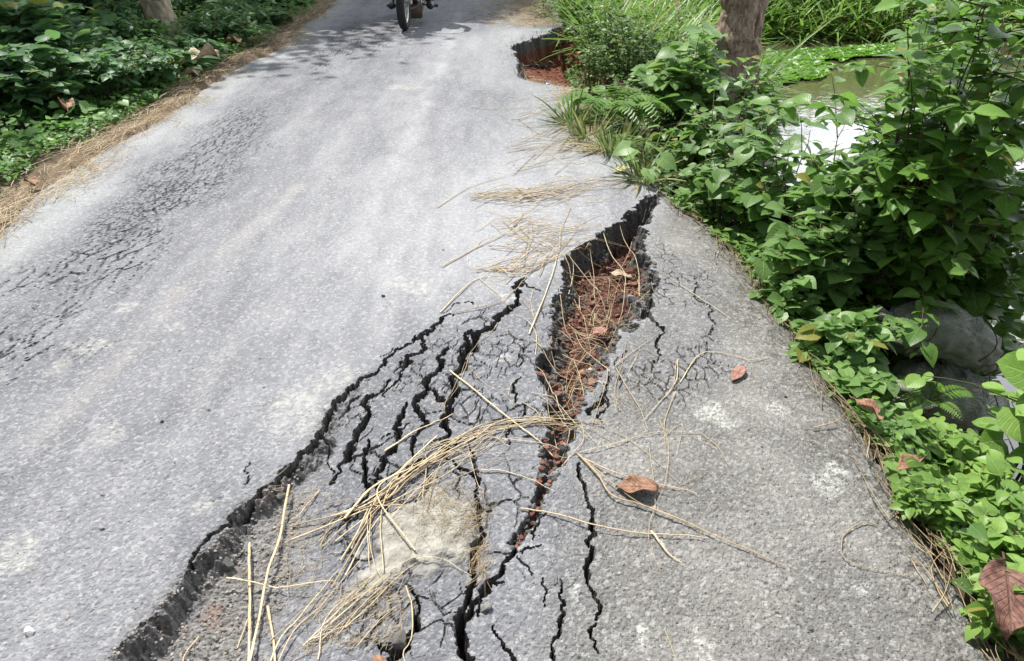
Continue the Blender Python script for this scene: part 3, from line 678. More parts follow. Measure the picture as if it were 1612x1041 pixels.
# name, label, px, top row, distance, width, stems, leaves, leaf size, leaf, material, seed
RIGHT = [
 ('weed_clump', 'bright green weed clump in the bottom right corner by the slab edge', 1660, 900, 1.22, 150, 22, 10, .042, 'ovate', 'weed', 1),
 ('weed_clump', 'light green weeds just above the large brown leaf at the slab edge', 1590, 835, 1.44, 130, 24, 10, .042, 'ovate', 'weed', 2),
 ('weed_clump', 'low light green weeds along the slab edge above the corner weeds', 1520, 780, 1.62, 110, 22, 9, .040, 'ovate', 'weed', 3),
 ('weed_clump', 'taller light green weeds at the right picture edge above the brown leaf', 1600, 740, 1.62, 130, 26, 11, .046, 'ovate', 'weed', 4),
 ('weed_clump', 'pointed green weeds directly below the lower sandbag', 1500, 690, 1.95, 150, 30, 11, .045, 'ovate', 'weed', 5),
 ('weed_clump', 'small weeds hugging the slab edge left of the sandbags', 1440, 665, 2.02, 80, 18, 8, .036, 'ovate', 'weed', 6),
 ('broad_leaf_plant', 'broad pale leaves reaching in at the right picture edge beside the sandbags', 1735, 470, 1.95, 90, 7, 6, .085, 'round', 'weed', 7),
 ('broad_leaf_plant', 'broad round leaves low at the right edge below the sandbags', 1735, 640, 1.85, 80, 6, 5, .075, 'round', 'vine', 8),
 ('creeping_vine', 'pale creeping vine spilling on the slab edge above the reddish leaf', 1312, 505, 2.45, 130, 22, 13, .045, 'heartS', 'vine', 9),
 ('creeping_vine', 'pale heart leaved vine partly covering the sandbags', 1352, 485, 2.50, 140, 32, 13, .046, 'heartS', 'vine', 10),
 ('creeping_vine', 'vine trailing down the bank left of the lower sandbag', 1350, 590, 2.24, 90, 22, 12, .040, 'heartS', 'vine', 11),
 ('creeping_vine', 'small ferny vine tuft at the slab edge halfway up the bank', 1248, 425, 2.85, 90, 16, 10, .045, 'heartS', 'vine', 12),
 ('heart_leaf_shrub', 'green heart leaved shrub behind the vine tuft at mid slab', 1280, 345, 3.0, 150, 20, 13, .068, 'heart', 'bank', 13),
 ('heart_leaf_shrub', 'wide heart leaved shrub in front of the white water, middle of the bank', 1330, 285, 3.2, 190, 20, 13, .075, 'heart', 'bank', 14),
 ('heart_leaf_shrub', 'shrub beside the top end of the open gap', 1160, 225, 3.95, 150, 20, 11, .070, 'heart', 'bank', 15),
 ('heart_leaf_shrub', 'shrub with grey green leaves right of the gap shrub', 1235, 205, 3.75, 170, 20, 11, .075, 'heart', 'bank', 16),
 ('heart_leaf_shrub', 'upright shrub with pointed leaves below the rough tree trunk', 1165, 140, 4.75, 170, 22, 12, .085, 'ovate', 'bank', 17),
 ('heart_leaf_shrub', 'large leaved shrub in front of the rough tree trunk', 1095, 45, 6.2, 150, 26, 13, .105, 'heart', 'vine', 18),
 ('heart_leaf_shrub', 'dark shrub right of the trunk at the edge of the pond', 1180, 95, 6.0, 140, 18, 12, .100, 'ovate', 'bank', 19),
 ('heart_leaf_shrub', 'shrub between the seedling and the pond bank', 1100, 180, 4.9, 130, 18, 11, .080, 'ovate', 'bank', 20),
 ('tall_shrub', 'tall shrub with glossy leaves before the dark sandbag hollow', 1500, 215, 3.40, 200, 20, 16, .070, 'heart', 'tall', 21),
 ('tall_shrub', 'tall dense shrub at the right picture edge above the broad leaves', 1600, 170, 3.20, 190, 20, 16, .075, 'heart', 'tall', 22),
 ('tall_shrub', 'tall bright green shrub in the top right corner', 1560, -70, 3.1, 280, 30, 19, .085, 'ovate', 'tall', 23),
 ('tall_shrub', 'tall shrub whose twigs cross in front of the open water', 1470, 60, 3.4, 220, 22, 16, .080, 'ovate', 'tall', 24),
 ('tall_shrub', 'leafy shrub leaning over the middle of the pond', 1390, 205, 3.5, 170, 10, 12, .070, 'heart', 'tall', 25),
 ('tall_shrub', 'slender twiggy shrub standing against the white water', 1310, 165, 3.9, 130, 6, 6, .065, 'ovate', 'tall', 44),
 ('tall_shrub', 'dark shrub behind the sandbags', 1575, 420, 3.3, 150, 14, 9, .060, 'heart', 'tall', 27),
 ('tall_shrub', 'back row shrub rising behind the top right shrub', 1530, -30, 4.2, 220, 24, 16, .090, 'ovate', 'tall', 26),
 ('weed_clump', 'low weeds hanging over the slab edge beside the hook shaped twig', 1465, 770, 1.60, 90, 18, 9, .036, 'ovate', 'weed', 41),
 ('weed_clump', 'low weeds over the slab edge between the vine and the lower weeds', 1395, 655, 2.02, 80, 16, 9, .034, 'ovate', 'vine', 42),
 ('creeping_vine', 'dark vine leaves at the slab edge below the gap shrub', 1196, 345, 3.55, 90, 18, 10, .050, 'heartS', 'vine', 43),
 ('small_leaf_bush', 'dense pale bush with tiny leaves beside the washed out bite', 958, 8, 8.7, 130, 46, 24, .040, 'tinyl', 'tiny', 28),
 ('small_leaf_bush', 'tiny leaved bush draping into the washed out bite', 940, 60, 8.0, 60, 22, 20, .036, 'tinyl', 'tiny', 29),
 ('small_leaf_bush', 'tiny leaved bush right of the washed out bite', 1000, 25, 8.3, 120, 36, 22, .042, 'tinyl', 'tiny', 30),
 ('small_leaf_bush', 'bush at the far right road edge beyond the bite', 890, -15, 10.6, 130, 34, 20, .045, 'tinyl', 'tiny', 31),
 ('small_leaf_bush', 'green bush at the foot of the rough tree trunk, left side', 1060, 20, 8.6, 120, 26, 16, .055, 'ovateS', 'bank', 32),
]
for k, (nm, lb, px, top, y, w, ns, nl, sz, kd, mt, sd_) in enumerate(RIGHT):
    kw = {}
    if nm == 'weed_clump': kw = dict(tw=.0022, upright=.8, bare=.3, tint=(.25,.95))
    if nm == 'creeping_vine': kw = dict(tw=.0018, spread=1.2, droop=.25, tint=(.15,.95), bare=.1)
    if nm == 'tall_shrub': kw = dict(tw=.0045, tint=(.05,.85), bare=.10, side=.32); nl = int(nl*2.1)
    if nm == 'heart_leaf_shrub': kw = dict(tint=(.1,.85), bare=.12)
    if nm == 'small_leaf_bush': kw = dict(tw=.003, bare=.05, side=.25, tint=(.1,.95))
    if nm == 'broad_leaf_plant': kw = dict(tw=.005, bare=.45, tint=(.3,.95))
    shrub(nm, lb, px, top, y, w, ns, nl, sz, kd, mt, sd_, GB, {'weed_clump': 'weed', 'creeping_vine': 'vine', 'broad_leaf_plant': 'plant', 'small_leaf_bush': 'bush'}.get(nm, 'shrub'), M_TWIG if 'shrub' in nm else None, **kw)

GLF = 'shaded undergrowth along the left verge'
LEFT = [
 ('undergrowth_shrub', 'broad leaved dark shrub at the left picture edge above the ground cover', 30, 75, 5.6, 190, 16, 12, .090, 'heart'),
 ('undergrowth_shrub', 'dark shrub with hanging leaves second from the left picture edge', 140, 80, 6.0, 170, 20, 15, .060, 'ovate'),
 ('undergrowth_shrub', 'dark shrub left of the smooth trunk with pale grey leaves', 210, 62, 6.5, 150, 16, 12, .080, 'ovate'),
 ('undergrowth_shrub', 'low shrub at the verge in front of the smooth trunk', 290, 58, 7.3, 130, 15, 12, .070, 'ovate'),
 ('undergrowth_shrub', 'shrub right of the smooth trunk beside the big dry leaf', 340, 18, 8.4, 130, 17, 12, .065, 'ovate'),
 ('undergrowth_shrub', 'feathery shrub on the verge beyond the big dry leaf', 400, 15, 9.8, 120, 18, 12, .065, 'ovate'),
 ('undergrowth_shrub', 'farthest verge shrub near the top of the picture', 455, -15, 11.6, 110, 18, 12, .070, 'ovate'),
 ('undergrowth_shrub', 'tall heart leaved shrub in the top left corner', 45, 0, 6.9, 200, 16, 12, .105, 'heart'),
 ('undergrowth_shrub', 'shrub deep in the shade left of the smooth trunk', 150, 20, 8.1, 180, 18, 12, .090, 'ovate'),
 ('undergrowth_shrub', 'shrub behind the smooth trunk', 320, -20, 10.4, 160, 18, 12, .085, 'ovate'),
 ('undergrowth_shrub', 'shrub in the dark behind the top left shrub', 90, -40, 9.2, 220, 18, 12, .110, 'heart'),
 ('undergrowth_shrub', 'dark foliage filling the top edge left of the trunk', 190, -40, 10.8, 200, 20, 12, .110, 'ovate'),
 ('undergrowth_shrub', 'shrub behind the feathery verge shrub', 400, -30, 12.0, 140, 16, 12, .085, 'ovate'),
]
for k, (nm, lb, px, top, y, w, ns, nl, sz, kd) in enumerate(LEFT):
    shrub(nm, lb, px, top, y, w, int(ns*2.2), nl+3, sz, kd, 'shade', 60+k, GLF, 'shrub', M_TWIG, bare=.05, tint=(.05, .9), tw=.005)
for k, (px, top, y, w, lb) in enumerate([(175,-10,8.8,110,'bamboo like tuft of drooping narrow leaves left of the smooth trunk'),(365,-10,9.4,120,'narrow leaved tuft right of the smooth trunk'),(275,120,6.9,90,'low narrow leaved tuft at the verge edge')]):
    shrub('narrow_leaf_plant', lb, px, top, y, w, 14, 9, .16, 'lance', 'shade', 90+k, GLF, 'plant', None, bare=.2, tint=(.3, .95))

# seedling with heart leaves at the head of the gap
def seedling(label, px, py, h, sz, seed, n=6):
    x, y = G(px, py); zb = max(HZ(x, y), TZ1(x, y)) if abs(HZ(x, y)) < .3 else TZ1(x, y)
    e = empty('seedling', (x, y, zb), label, 'seedling')
    rg = np.random.default_rng(seed); fol, stm = Acc(), Acc()
    P = resample([(0,0,-.03),(.01,.0,h*.5),(.0,.02,h)], 8); V, F = tube(P, np.linspace(.004,.002,8), 5); stm.add(V, F)
    for k in range(n):
        a = -1.9+k*2.3+rg.normal(0, .2); b = P[3+k*4//max(1, n-1)]; L = sz*.7
        d = np.array([math.cos(a), math.sin(a), .35]); V, F = tube([b, b+d*L*.5, b+d*L], [.002,.0016,.0012], 4); stm.add(V, F)
        place_leaves(fol, leaf_tpl('heart', 8, 6, .1, .25, 0), [b+d*L], [[math.cos(a), math.sin(a), -.25]], [[-.1, -.55, 1]], [sz*rg.uniform(.75, 1.1)], [rg.uniform(.3, .8)])
    fol.build('foliage', ML['vine'], e); stm.build('stem', M_STEM, e)
seedling('heart leaved seedling growing at the head of the open gap', 1012, 282, .17, .13, 3)
seedling('small seedling beside the washed out bite', 935, 145, .16, .10, 4, 4)

def fern(label, pos, n, L, seed, mat='fern', rise=.55):
    e = empty('fern', pos, label, 'fern'); rg = np.random.default_rng(seed); fol, stm = Acc(), Acc()
    tp = leaf_tpl('pinna', 2, 2, .1, .15, 0)
    for k in range(n):
        a = 2*np.pi*k/n + rg.normal(0, .3); l = L*rg.uniform(.7, 1.1); d = np.array([math.cos(a), math.sin(a), 0]); m = 16
        u = np.linspace(0, 1, m)
        P = d[None]*(l*u)[:, None]*.85; P[:, 2] = rise*l*(1.7*u-1.5*u*u)*rg.uniform(.8, 1.2)
        V, F = tube(P, np.linspace(.003, .0008, m), 4); stm.add(V, F)
        Tn = nrm(np.gradient(P, axis=0)); sd2 = np.array([-d[1], d[0], 0])
        for q in (-1, 1):
            pl = l*.24*np.sin(np.pi*(u*.85+.12))**.8
            place_leaves(fol, tp, P[2:], sd2[None]*q + .45*Tn[2:] + [[0, 0, -.15]], np.tile([[0, 0, 1.]], (m-2, 1))-.4*Tn[2:]*0, pl[2:], np.clip(rg.uniform(.2, .9, m-2), 0, .94))
    fol.build('frond', ML[mat], e); stm.build('stem', M_STEM, e)
def gpos(px, py, y, drop=0):
    p, _ = at(px, py, y); return (p[0], p[1], TZ1(p[0], y)+drop)
fern('bright yellow green fern by the road edge below the bite', gpos(958,168,5.75,.05), 13, .52, 5, 'fern', .95)
fern('second bright fern just right of the first one', gpos(1000,165,5.80,.08), 12, .50, 6, 'fern', .95)
fern('small pale fern against the lower sandbag', (1.66, 2.38, -.26), 6, .20, 7)
fern('small fern at the slab edge left of the vine tuft', (1.22, 3.02, -.05), 6, .17, 8, 'vine')
fern('dull fern on the shaded left verge', gpos(400,55,8.6,.05), 8, .40, 9, 'cover')

def tussock(label, x, y, n, L, seed, mat='tussock', wid=1.0, grp=None):
    z = TZ1(x, y); z = max(z, HZ(x, y)) if edge_l(y) < x < edge_r(y) else z
    e = empty('grass_tussock', (x, y, z), label, 'grass tussock', grp); rg = np.random.default_rng(seed)
    fol = Acc()
    for dr in (.35, .8, 1.3):
        tp = leaf_tpl('blade', 6, 2, .5, dr*.5, 0); tp[0][:, 0] *= wid
        a = rg.uniform(0, 6.28, n//3); m = len(a); r = .11*np.sqrt(rg.uniform(0, 1, m))
        pos = np.stack([np.cos(a)*r*L*4, np.sin(a)*r*L*4, -.01+0*a], -1)
        yd = np.stack([np.cos(a)*dr, np.sin(a)*dr, np.full(m, .95)], -1); up = np.stack([-np.cos(a), -np.sin(a), 0*a+.3], -1) + rg.normal(0, .35, (m, 3))
        tt = rg.uniform(.1, .93, m); tt[rg.uniform(0, 1, m) < .16] = .99
        place_leaves(fol, tp, pos, yd, up, L*np.exp(rg.normal(0, .25, m)), tt)
    fol.build('blades', ML[mat], e)
for k, (px, py, lb) in enumerate([(930,205,'grass tussock mixed with straw below the fern'),(965,225,'grass tussock beside the heart leaved seedling'),(995,245,'small grass tussock behind the seedling'),(900,185,'low grass tussock at the road margin left of the fern'),(1035,225,'dark grass tussock under the bank shrub'),(1015,268,'short grass blades around the seedling foot'),(975,195,'grass tussock right under the bright ferns')]):
    x, y = G(px, py+12); tussock(lb, x, y, 75, .19, 120+k, grp='grass tussocks on the right margin')

# ------------------------------------------------------------------ STUFF: ground cover, far grass, floating weed
def scatter_stuff(name, label, cat, pts, tpl, size, mat, rg, tilt=.5, tint=(.1, .9), lift=.03):
    acc = Acc(); n = len(pts); a = rg.uniform(0, 6.28, n)
    yd = np.stack([np.cos(a), np.sin(a), rg.uniform(-.3, .4, n)], -1); up = np.stack([rg.normal(0, tilt, n), rg.normal(0, tilt, n), np.ones(n)], -1)
    pts = np.array(pts); pts[:, 2] += np.abs(rg.normal(0, lift, n))
    place_leaves(acc, tpl, pts, yd, up, size*np.exp(rg.normal(0, .3, n)), np.clip(rg.uniform(*tint, n), 0, .94))
    return tag(acc.build(name, mat), label, cat, None, 'stuff')
rg = np.random.default_rng(77)
n = 13000; x = rg.uniform(-7.5, -2.75, n); y = rg.uniform(3.0, 12.0, n)
k = (x < edge_l(y)-.22-.25*vn(y*1.5, x, 7)-.1*rg.uniform(0, 1, n)); x, y = x[k], y[k]
z = TZ(x, y) + .10*rg.uniform(0, 1, len(x))*sstep(0, .6, edge_l(y)-.2-x)
scatter_stuff('ground_cover', 'low light green ground cover along the left verge', 'ground cover', np.stack([x, y, z], -1), leaf_tpl('heart', 3, 2, .2, .2, .3), .050, ML['cover'], rg, .55, (.1,.94), .05)
n = 7500; x = edge_r0(y0 := rg.uniform(.9, 9.5, n))+rg.uniform(0, 1, n)**1.7*2.2; y = y0; d = x-edge_r0(y); k = (d > .03) & (d < shore(y)*.95) & (TZ(x, y) > -.88); x, y = x[k], y[k]
scatter_stuff('bank_cover', 'small mixed leaves covering the bank soil under the shrubs', 'ground cover', np.stack([x, y, TZ(x, y)], -1), leaf_tpl('ovate', 3, 2, .2, .2, .2), .048, ML['bank'], rg, .6, (.0,.9), .06)
n = 4200; y = rg.uniform(.95, 4.2, n)**1.0; x = edge_r(y)+.03+rg.uniform(0, 1, n)*.17-.07*sstep(-.1, .3, vn(y*5, y*0, 72)); k = vn(y*7, x*9, 71) > -.22-.5*(x-edge_r(y)-.06)/.1; x, y = x[k], y[k]
scatter_stuff('rim_cover', 'little leaves creeping over the broken right slab edge', 'ground cover', np.stack([x, y, np.maximum(TZ(x, y, False)+.005, np.where(x < edge_r(y)+.03, -.065, -9))], -1), leaf_tpl('ovate', 3, 2, .2, .25, .2), .032, ML['weed'], rg, .6, (.0,.9), .035)
n = 9000; y = rg.uniform(2.9, 8.5, n); x = edge_l(y)-.24-rg.uniform(0, 1, n)**1.2*1.3-.10*vn(y*2.2, y*0, 73)
scatter_stuff('ground_cover', 'dense small leaved creeper next to the straw of the left verge', 'ground cover', np.stack([x, y, TZ(x, y)+.05*rg.uniform(0, 1, n)], -1), leaf_tpl('ovate', 3, 2, .2, .2, .3), .036, ML['cover'], rg, .5, (.2,.94), .03)
def far_grass(name, label, x, y, L, rg, mat='grass'):
    acc = Acc(); n = len(x)
    for q, dr in enumerate((.15, .45, .9)):
        s_ = slice(q, n, 3); m = len(x[s_]); tp = leaf_tpl('blade', 5, 2, .5, .55+dr*.7, 0); tp[0][:, 0] *= 1.1
        a = rg.uniform(0, 6.28, m); yd = np.stack([np.cos(a)*dr, np.sin(a)*dr, np.ones(m)], -1)
        up = np.stack([-np.cos(a), -np.sin(a), .3+0*a], -1) + rg.normal(0, .35, (m, 3))
        tt = np.clip(rg.uniform(.0, .95, m)**1.2, 0, .94); tt[rg.uniform(0, 1, m) < .05] = .99
        place_leaves(acc, tp, np.stack([x[s_], y[s_], TZ(x[s_], y[s_])-.03], -1), yd, up, L*np.exp(rg.normal(0, .3, m)), tt)
    return tag(acc.build(name, ML[mat]), label, 'grass', None, 'stuff')
n = 15000; x = rg.uniform(1.5, 13.5, n); y = 13.95+rg.uniform(0, 1, n)**1.3*5.5; k = TZ(x, y) > -.93; x, y = x[k], y[k]
far_grass('far_bank_grass', 'tall sunlit grass covering the far pond bank', x, y, .60, rg)
n = 5200; x = rg.uniform(.75, 3.3, n); y = rg.uniform(9.3, 14.5, n); k = (TZ(x, y) > -.90) & (x > edge_r0(y)+.25); x, y = x[k], y[k]
far_grass('bank_grass', 'grass on the bank behind the rough tree trunk', x, y, .50, rg)
n = 1500; y = rg.uniform(3.2, 10, n); x = edge_l(y)-.18-np.abs(rg.normal(0, .30, n))
far_grass('verge_grass', 'short grass blades along the left verge', x, y, .085, rg, 'cover')
WEED = np.array([(1170,150),(1180,92),(1240,84),(1330,78),(1420,71),(1520,72),(1500,84),(1430,88),(1340,92),(1310,106),(1290,126),(1240,132),(1205,150)])
wp = np.array([G(px, py, WZ) for px, py in WEED]); pts = []
while len(pts) < 2600:
    q = rg.uniform(wp.min(0), wp.max(0)); c = False
    for a, b in zip(wp, np.roll(wp, -1, axis=0)):
        if (a[1] > q[1]) != (b[1] > q[1]) and q[0] < (b[0]-a[0])*(q[1]-a[1])/(b[1]-a[1])+a[0]: c = not c
    if c and fbm(q[0]*2.2, q[1]*1.4, 301) > -.32: pts.append(q)
pts = np.array(pts); acc = Acc()
tp = leaf_tpl('round', 3, 2, .3, -.3, 0)
for k in range(5):
    m = len(pts); a = k*1.2566+rg.uniform(0, 1.2, m)
    place_leaves(acc, tp, np.stack([pts[:, 0], pts[:, 1], np.full(m, WZ+.006)], -1), np.stack([np.cos(a), np.sin(a), .35+0*a], -1), np.stack([-np.cos(a)*.4, -np.sin(a)*.4, 1+0*a], -1), .065*np.exp(rg.normal(0, .25, m)), rg.uniform(0, .94, m))
tag(acc.build('floating_weed', ML['float_']), 'bright green mat of floating water weed on the far side of the pond', 'water weed', None, 'stuff')

# ------------------------------------------------------------------ TREES
def bark(name, a, b, sc):
    t = NT(name); c = t.coord(); cs = t.scalev(c, (1, 1, .35))
    n = t.noise(sc, 6, .7, cs, .6); m = t.noise(4, 3, .6, c)
    col = t.mix(t.step(.35, .65, n), a, b); col = t.mix(t.math('MULTIPLY', t.step(.5, .7, m), .45), col, (.16,.17,.12))
    return t.end(t.principled(col, .9, .15, t.bump(n, 1.0, .025)))
M_BARK = bark('rough_bark', (.19,.135,.095), (.55,.43,.33), 26)
M_SMOOTH = bark('smooth_bark', (.28,.235,.16), (.50,.43,.31), 9)
def trunk_mesh(path, r, sides, rgs, amp=.10, n=60):
    P = resample(path, n); rad = np.interp(np.linspace(0, 1, n), np.linspace(0, 1, len(r)), r)
    V, F = tube(P, rad, sides)
    V = V.reshape(n, sides, 3); C = P[:, None, :]; an = np.arange(sides)/sides*2*np.pi
    f = 1 + amp*(1.2*vn(np.cos(an)[None]*2.0+np.arange(n)[:, None]*.10, np.sin(an)[None]*2.0+7, rgs) + .8*vn(np.cos(an)[None]*7+np.arange(n)[:, None]*.30, np.sin(an)[None]*7+np.arange(n)[:, None]*.12, rgs+1))
    return (C+(V-C)*f[..., None]).reshape(-1, 3), F
def tree(name, label, path, r, mat, crown, seed, nleaf, extra=(), cat='tree', lsize=.15):
    b = np.array(path[0]); e = empty(name, tuple(b), label, cat); rg = np.random.default_rng(seed)
    L = [np.array(p)-b for p in path]; a = Acc(); V, F = trunk_mesh(L, r, 40, seed, .22, 90); a.add(V, F); tr = a.build('trunk', mat, e)
    if extra:
        for (pp, rr) in extra:
            a = Acc(); V, F = trunk_mesh([np.array(p)-b for p in pp], rr, 20, seed+3, .2, 40); a.add(V, F); a.build('branch', mat, e)
    limb = Acc(); fol = Acc(); tpl = leaf_tpl('ovate', 2, 2, .2, .2, 0)
    for (cx, cy, cz, cr) in crown:
        c = np.array([cx, cy, cz])-b
        s = L[-1]*rg.uniform(.75, .95)
        V, F = tube(resample([s, (s+c)/2+rg.normal(0, .15, 3), c], 8), np.linspace(r[-1]*.7, .02, 8), 7); limb.add(V, F)
        for q in range(14):
            d = nrm(rg.normal(0, 1, 3)); V, F = tube(resample([c-d*.1, c+d*cr*.5+rg.normal(0, .1, 3), c+d*cr], 5), np.linspace(.022, .005, 5), 4); limb.add(V, F)
            m = nleaf//(14*len(crown)); u = rg.uniform(.35, 1.05, m)[:, None]
            pos = c + d*cr*u + rg.normal(0, cr*.20, (m, 3))
            place_leaves(fol, tpl, pos, rg.normal(0, 1, (m, 3))*[1, 1, .5], rg.normal(0, .5, (m, 3))+[0, 0, 1], lsize*np.exp(rg.normal(0, .25, m)), rg.uniform(0, .94, m))
    limb.build('limbs', mat, e); fol.build('crown', ML['crown'], e)
p0, s0 = at(1158, 100, 9.2); zb = TZ1(p0[0], 9.2)-.15
def tp_(px, py, y): return tuple(at(px, py, y)[0])
tree('rough_bark_tree', 'tree with a thick rough brown trunk standing on the pond bank', [(p0[0]-.02, 9.2, zb), tp_(1158, 88, 9.2), tp_(1156, 60, 9.2), tp_(1166, 15, 9.25), tp_(1172, -60, 9.3), (p0[0]+.7, 9.6, 3.2), (p0[0]+1.1, 10.4, 5.0)], [.30,.25,.215,.195,.185,.15,.09], M_BARK,
     [(5.2,12.0,6.2,1.3),(4.4,13.0,6.8,1.2)], 31, 1600, extra=[([tp_(1180, 92, 9.35), tp_(1182, 70, 9.32), tp_(1190, 30, 9.34), tp_(1199, -10, 9.4), tp_(1215, -120, 9.6)], [.13,.115,.10,.09,.06])])
p1, s1_ = at(266, 64, 8.9); zb = TZ1(p1[0], 8.9)
tree('smooth_bark_tree', 'leaning tree with smooth greyish tan trunk in the left undergrowth', [(p1[0]+.03, 8.9, zb-.1), tp_(262, 50, 8.9), tp_(245, 5, 8.95), tp_(228, -60, 9.0), (p1[0]-.5, 9.6, 2.6), (p1[0]-.9, 10.2, 4.2)], [.19,.165,.15,.14,.12,.07], M_SMOOTH,
     [(-4.9,10.6,4.6,1.5),(-5.9,9.6,4.4,1.4),(-4.2,11.8,4.9,1.4),(-6.4,8.2,4.2,1.3)], 32, 3600)
for k, (x, y, h, cr, lb) in enumerate([(-7.4,7.2,3.6,[(-7.0,8.4,4.6,1.9),(-8.6,7.0,4.6,1.8),(-6.4,6.8,4.9,1.2)],'shade tree beyond the left picture edge nearest the camera'),
                                   (-8.2,11.5,3.8,[(-7.6,12.0,5.0,2.0),(-9.0,10.6,5.0,1.9),(-6.8,13.6,5.2,1.9)],'shade tree deep in the left undergrowth'),
                                   (-4.6,15.2,3.8,[(-3.6,14.4,5.0,1.7),(-4.8,16.0,5.4,1.9),(-2.6,15.6,5.2,1.5),(-5.4,13.6,5.0,1.6)],'shade tree beside the far end of the road')]):
    zb = TZ1(x, y)-.1
    tree('shade_tree', lb, [(x, y, zb), (x+.1, y, 1.5), (x-.1, y+.2, h)], [.20,.15,.09], M_SMOOTH, cr, 40+k, 15000 if k == 2 else 2900, lsize=.22)
# ------------------------------------------------------------------ STRAW STALKS, one object each
def surf(x, y):
    e = edge_l(y) < x < edge_r(y)
    return HZ(x, y) if e else TZ1(x, y)
def straw_mat():
    t = NT('straw'); a = t.attr('tint').outputs['Fac']; l = t.attr('along').outputs['Fac']
    col = t.mix(a, (.26,.20,.12), (.66,.56,.38)); col = t.mix(t.math('MULTIPLY', t.step(.35, .65, t.noise(5, 3, .6, t.coord('Object'))), .45), col, (.50,.36,.18)); n = t.noise(120, 4, .6, t.coord())
    col = t.mix(t.math('MULTIPLY', t.step(.5, .7, n), .45), col, (.20,.125,.06))
    f = t.math('ABSOLUTE', t.math('SUBTRACT', t.math('FRACT', t.math('MULTIPLY', l, 5.0)), .5))
    col = t.mix(t.math('MULTIPLY', t.step(.03, .008, f), .6), col, (.13,.08,.04))
    return t.end(t.principled(col, .5, .35))
M_STRAW = straw_mat()
def straw_geo(P2, r0, r1, tint, sag, rg, lift=.004, ends=0.0, flat=.6):
    L = np.concatenate([[0], np.cumsum(np.hypot(*np.diff(np.array(P2), axis=0).T))])[-1]
    n = int(np.clip(L/.022, 8, 40)); P = resample(np.array(P2), n); P[1:-1] += rg.normal(0, .0004, (n-2, 2))
    if rg.uniform() < .45 and n > 9:                          # a snapped joint
        i = int(rg.integers(n//3, 4*n//5)); an = rg.normal(0, .16); q = P[i:]-P[i]; P[i:] = P[i] + np.stack([q[:, 0]*math.cos(an)-q[:, 1]*math.sin(an), q[:, 0]*math.sin(an)+q[:, 1]*math.cos(an)], -1)
    h = np.array([surf(q[0], q[1]) for q in P])
    s = np.linspace(0, 1, n)
    hull = h.copy()
    for i in range(n):                                       # taut line over the hollows
        for j in range(i+2, n):
            k = np.arange(i+1, j); hull[k] = np.maximum(hull[k], hull[i]+(hull[j]-hull[i])*(k-i)/(j-i))
    z = hull*(1-sag)+h*sag
    z = np.convolve(np.pad(z, 2, 'edge'), np.ones(5)/5, 'valid'); z = np.maximum(z, h) + r0 + lift*(.4+1.2*np.abs(np.sin(s*rg.uniform(3, 7)+rg.uniform(0, 6)))) 
    z += ends*np.abs(s-.5)**2*4*rg.uniform(0, 1)
    rad = np.linspace(r0, r1, n)*(1+.18*(np.abs(((s*5) % 1)-.5) < .06))
    V, F = tube(np.column_stack([P, z]), rad, 5); zc = np.repeat(z, 5); V[:, 2] = zc+(V[:, 2]-zc)*.55
    o = V.mean(0); o = np.array([P[0, 0], P[0, 1], z[0]])
    me = np_mesh('straw_stalk', V-o, F, {'tint': np.full(len(V), tint), 'along': np.repeat(s*L*2.2, 5)}, True)
    return me, o
NSTRAW = [0]
def straw(pts, label, group, w=3.4, w1=None, tint=None, sag=.15, seed=None, px=True, lift=.004, ends=0.0):
    NSTRAW[0] += 1; rg = np.random.default_rng(1000+NSTRAW[0] if seed is None else seed)
    P2 = GP(pts) if px else pts
    py = np.mean([p[1] for p in pts]) if px else None
    w *= 1.7; w1 = w1 and w1*1.7
    me, o = straw_geo(P2, w/2000, (w1 if w1 else w*.45)/2000, rg.uniform(.02, 1.0) if tint is None else tint, sag, rg, lift, ends)
    return tag(link('straw_stalk', me, M_STRAW, None, tuple(o)), label, 'straw', group)

rs0 = np.random.default_rng(17)
g1 = 'straw lying over the open gap'; l1 = 'thin dry straw crossing the reddish open gap'
for p, w in [([(943,350),(964,384),(984,410),(985,437),(980,474),(959,525)],3.4),([(886,421),(927,407),(957,394)],4),([(880,451),(890,495),(906,521)],3),([(853,484),(890,471),(920,474)],2.6),
  ([(954,491),(943,518),(920,545),(896,565)],5),([(950,558),(957,582),(943,629),(933,659)],3),([(905,560),(893,590),(905,612),(916,640)],2.5),([(920,470),(930,520),(936,545)],2.6),([(956,478),(962,455),(958,452)],3),
  ([(905,445),(925,480),(950,505)],2.2),([(930,395),(948,440),(958,475)],2.5),([(1003,340),(990,372),(972,400)],3),([(905,540),(915,575),(920,610),(913,620)],2.5),([(850,620),(880,640),(905,668)],2.2),
  ([(940,440),(925,455),(900,462)],2),([(1000,445),(985,490),(965,505)],2),([(880,500),(905,515),(935,520)],2),([(918,560),(900,590),(890,615)],2),([(1026,440),(1010,455),(1000,470)],3),([(900,655),(892,690),(884,705)],2),
  ([(870,690),(885,705),(905,708)],2.2),([(960,400),(975,420),(990,455)],2),([(938,470),(935,490),(928,510)],3.2),([(895,480),(912,500),(930,530)],2)]:
    straw(p, l1, g1, w*.76, sag=.45)
straw([(830,420),(873,409),(930,377),(995,352)], 'straight straw bridging the dark upper end of the gap', g1, 2.2, sag=0)
straw([(862,380),(925,376),(1012,382)], 'level straw stretched across the dark upper end of the gap', g1, 1.8, sag=0)

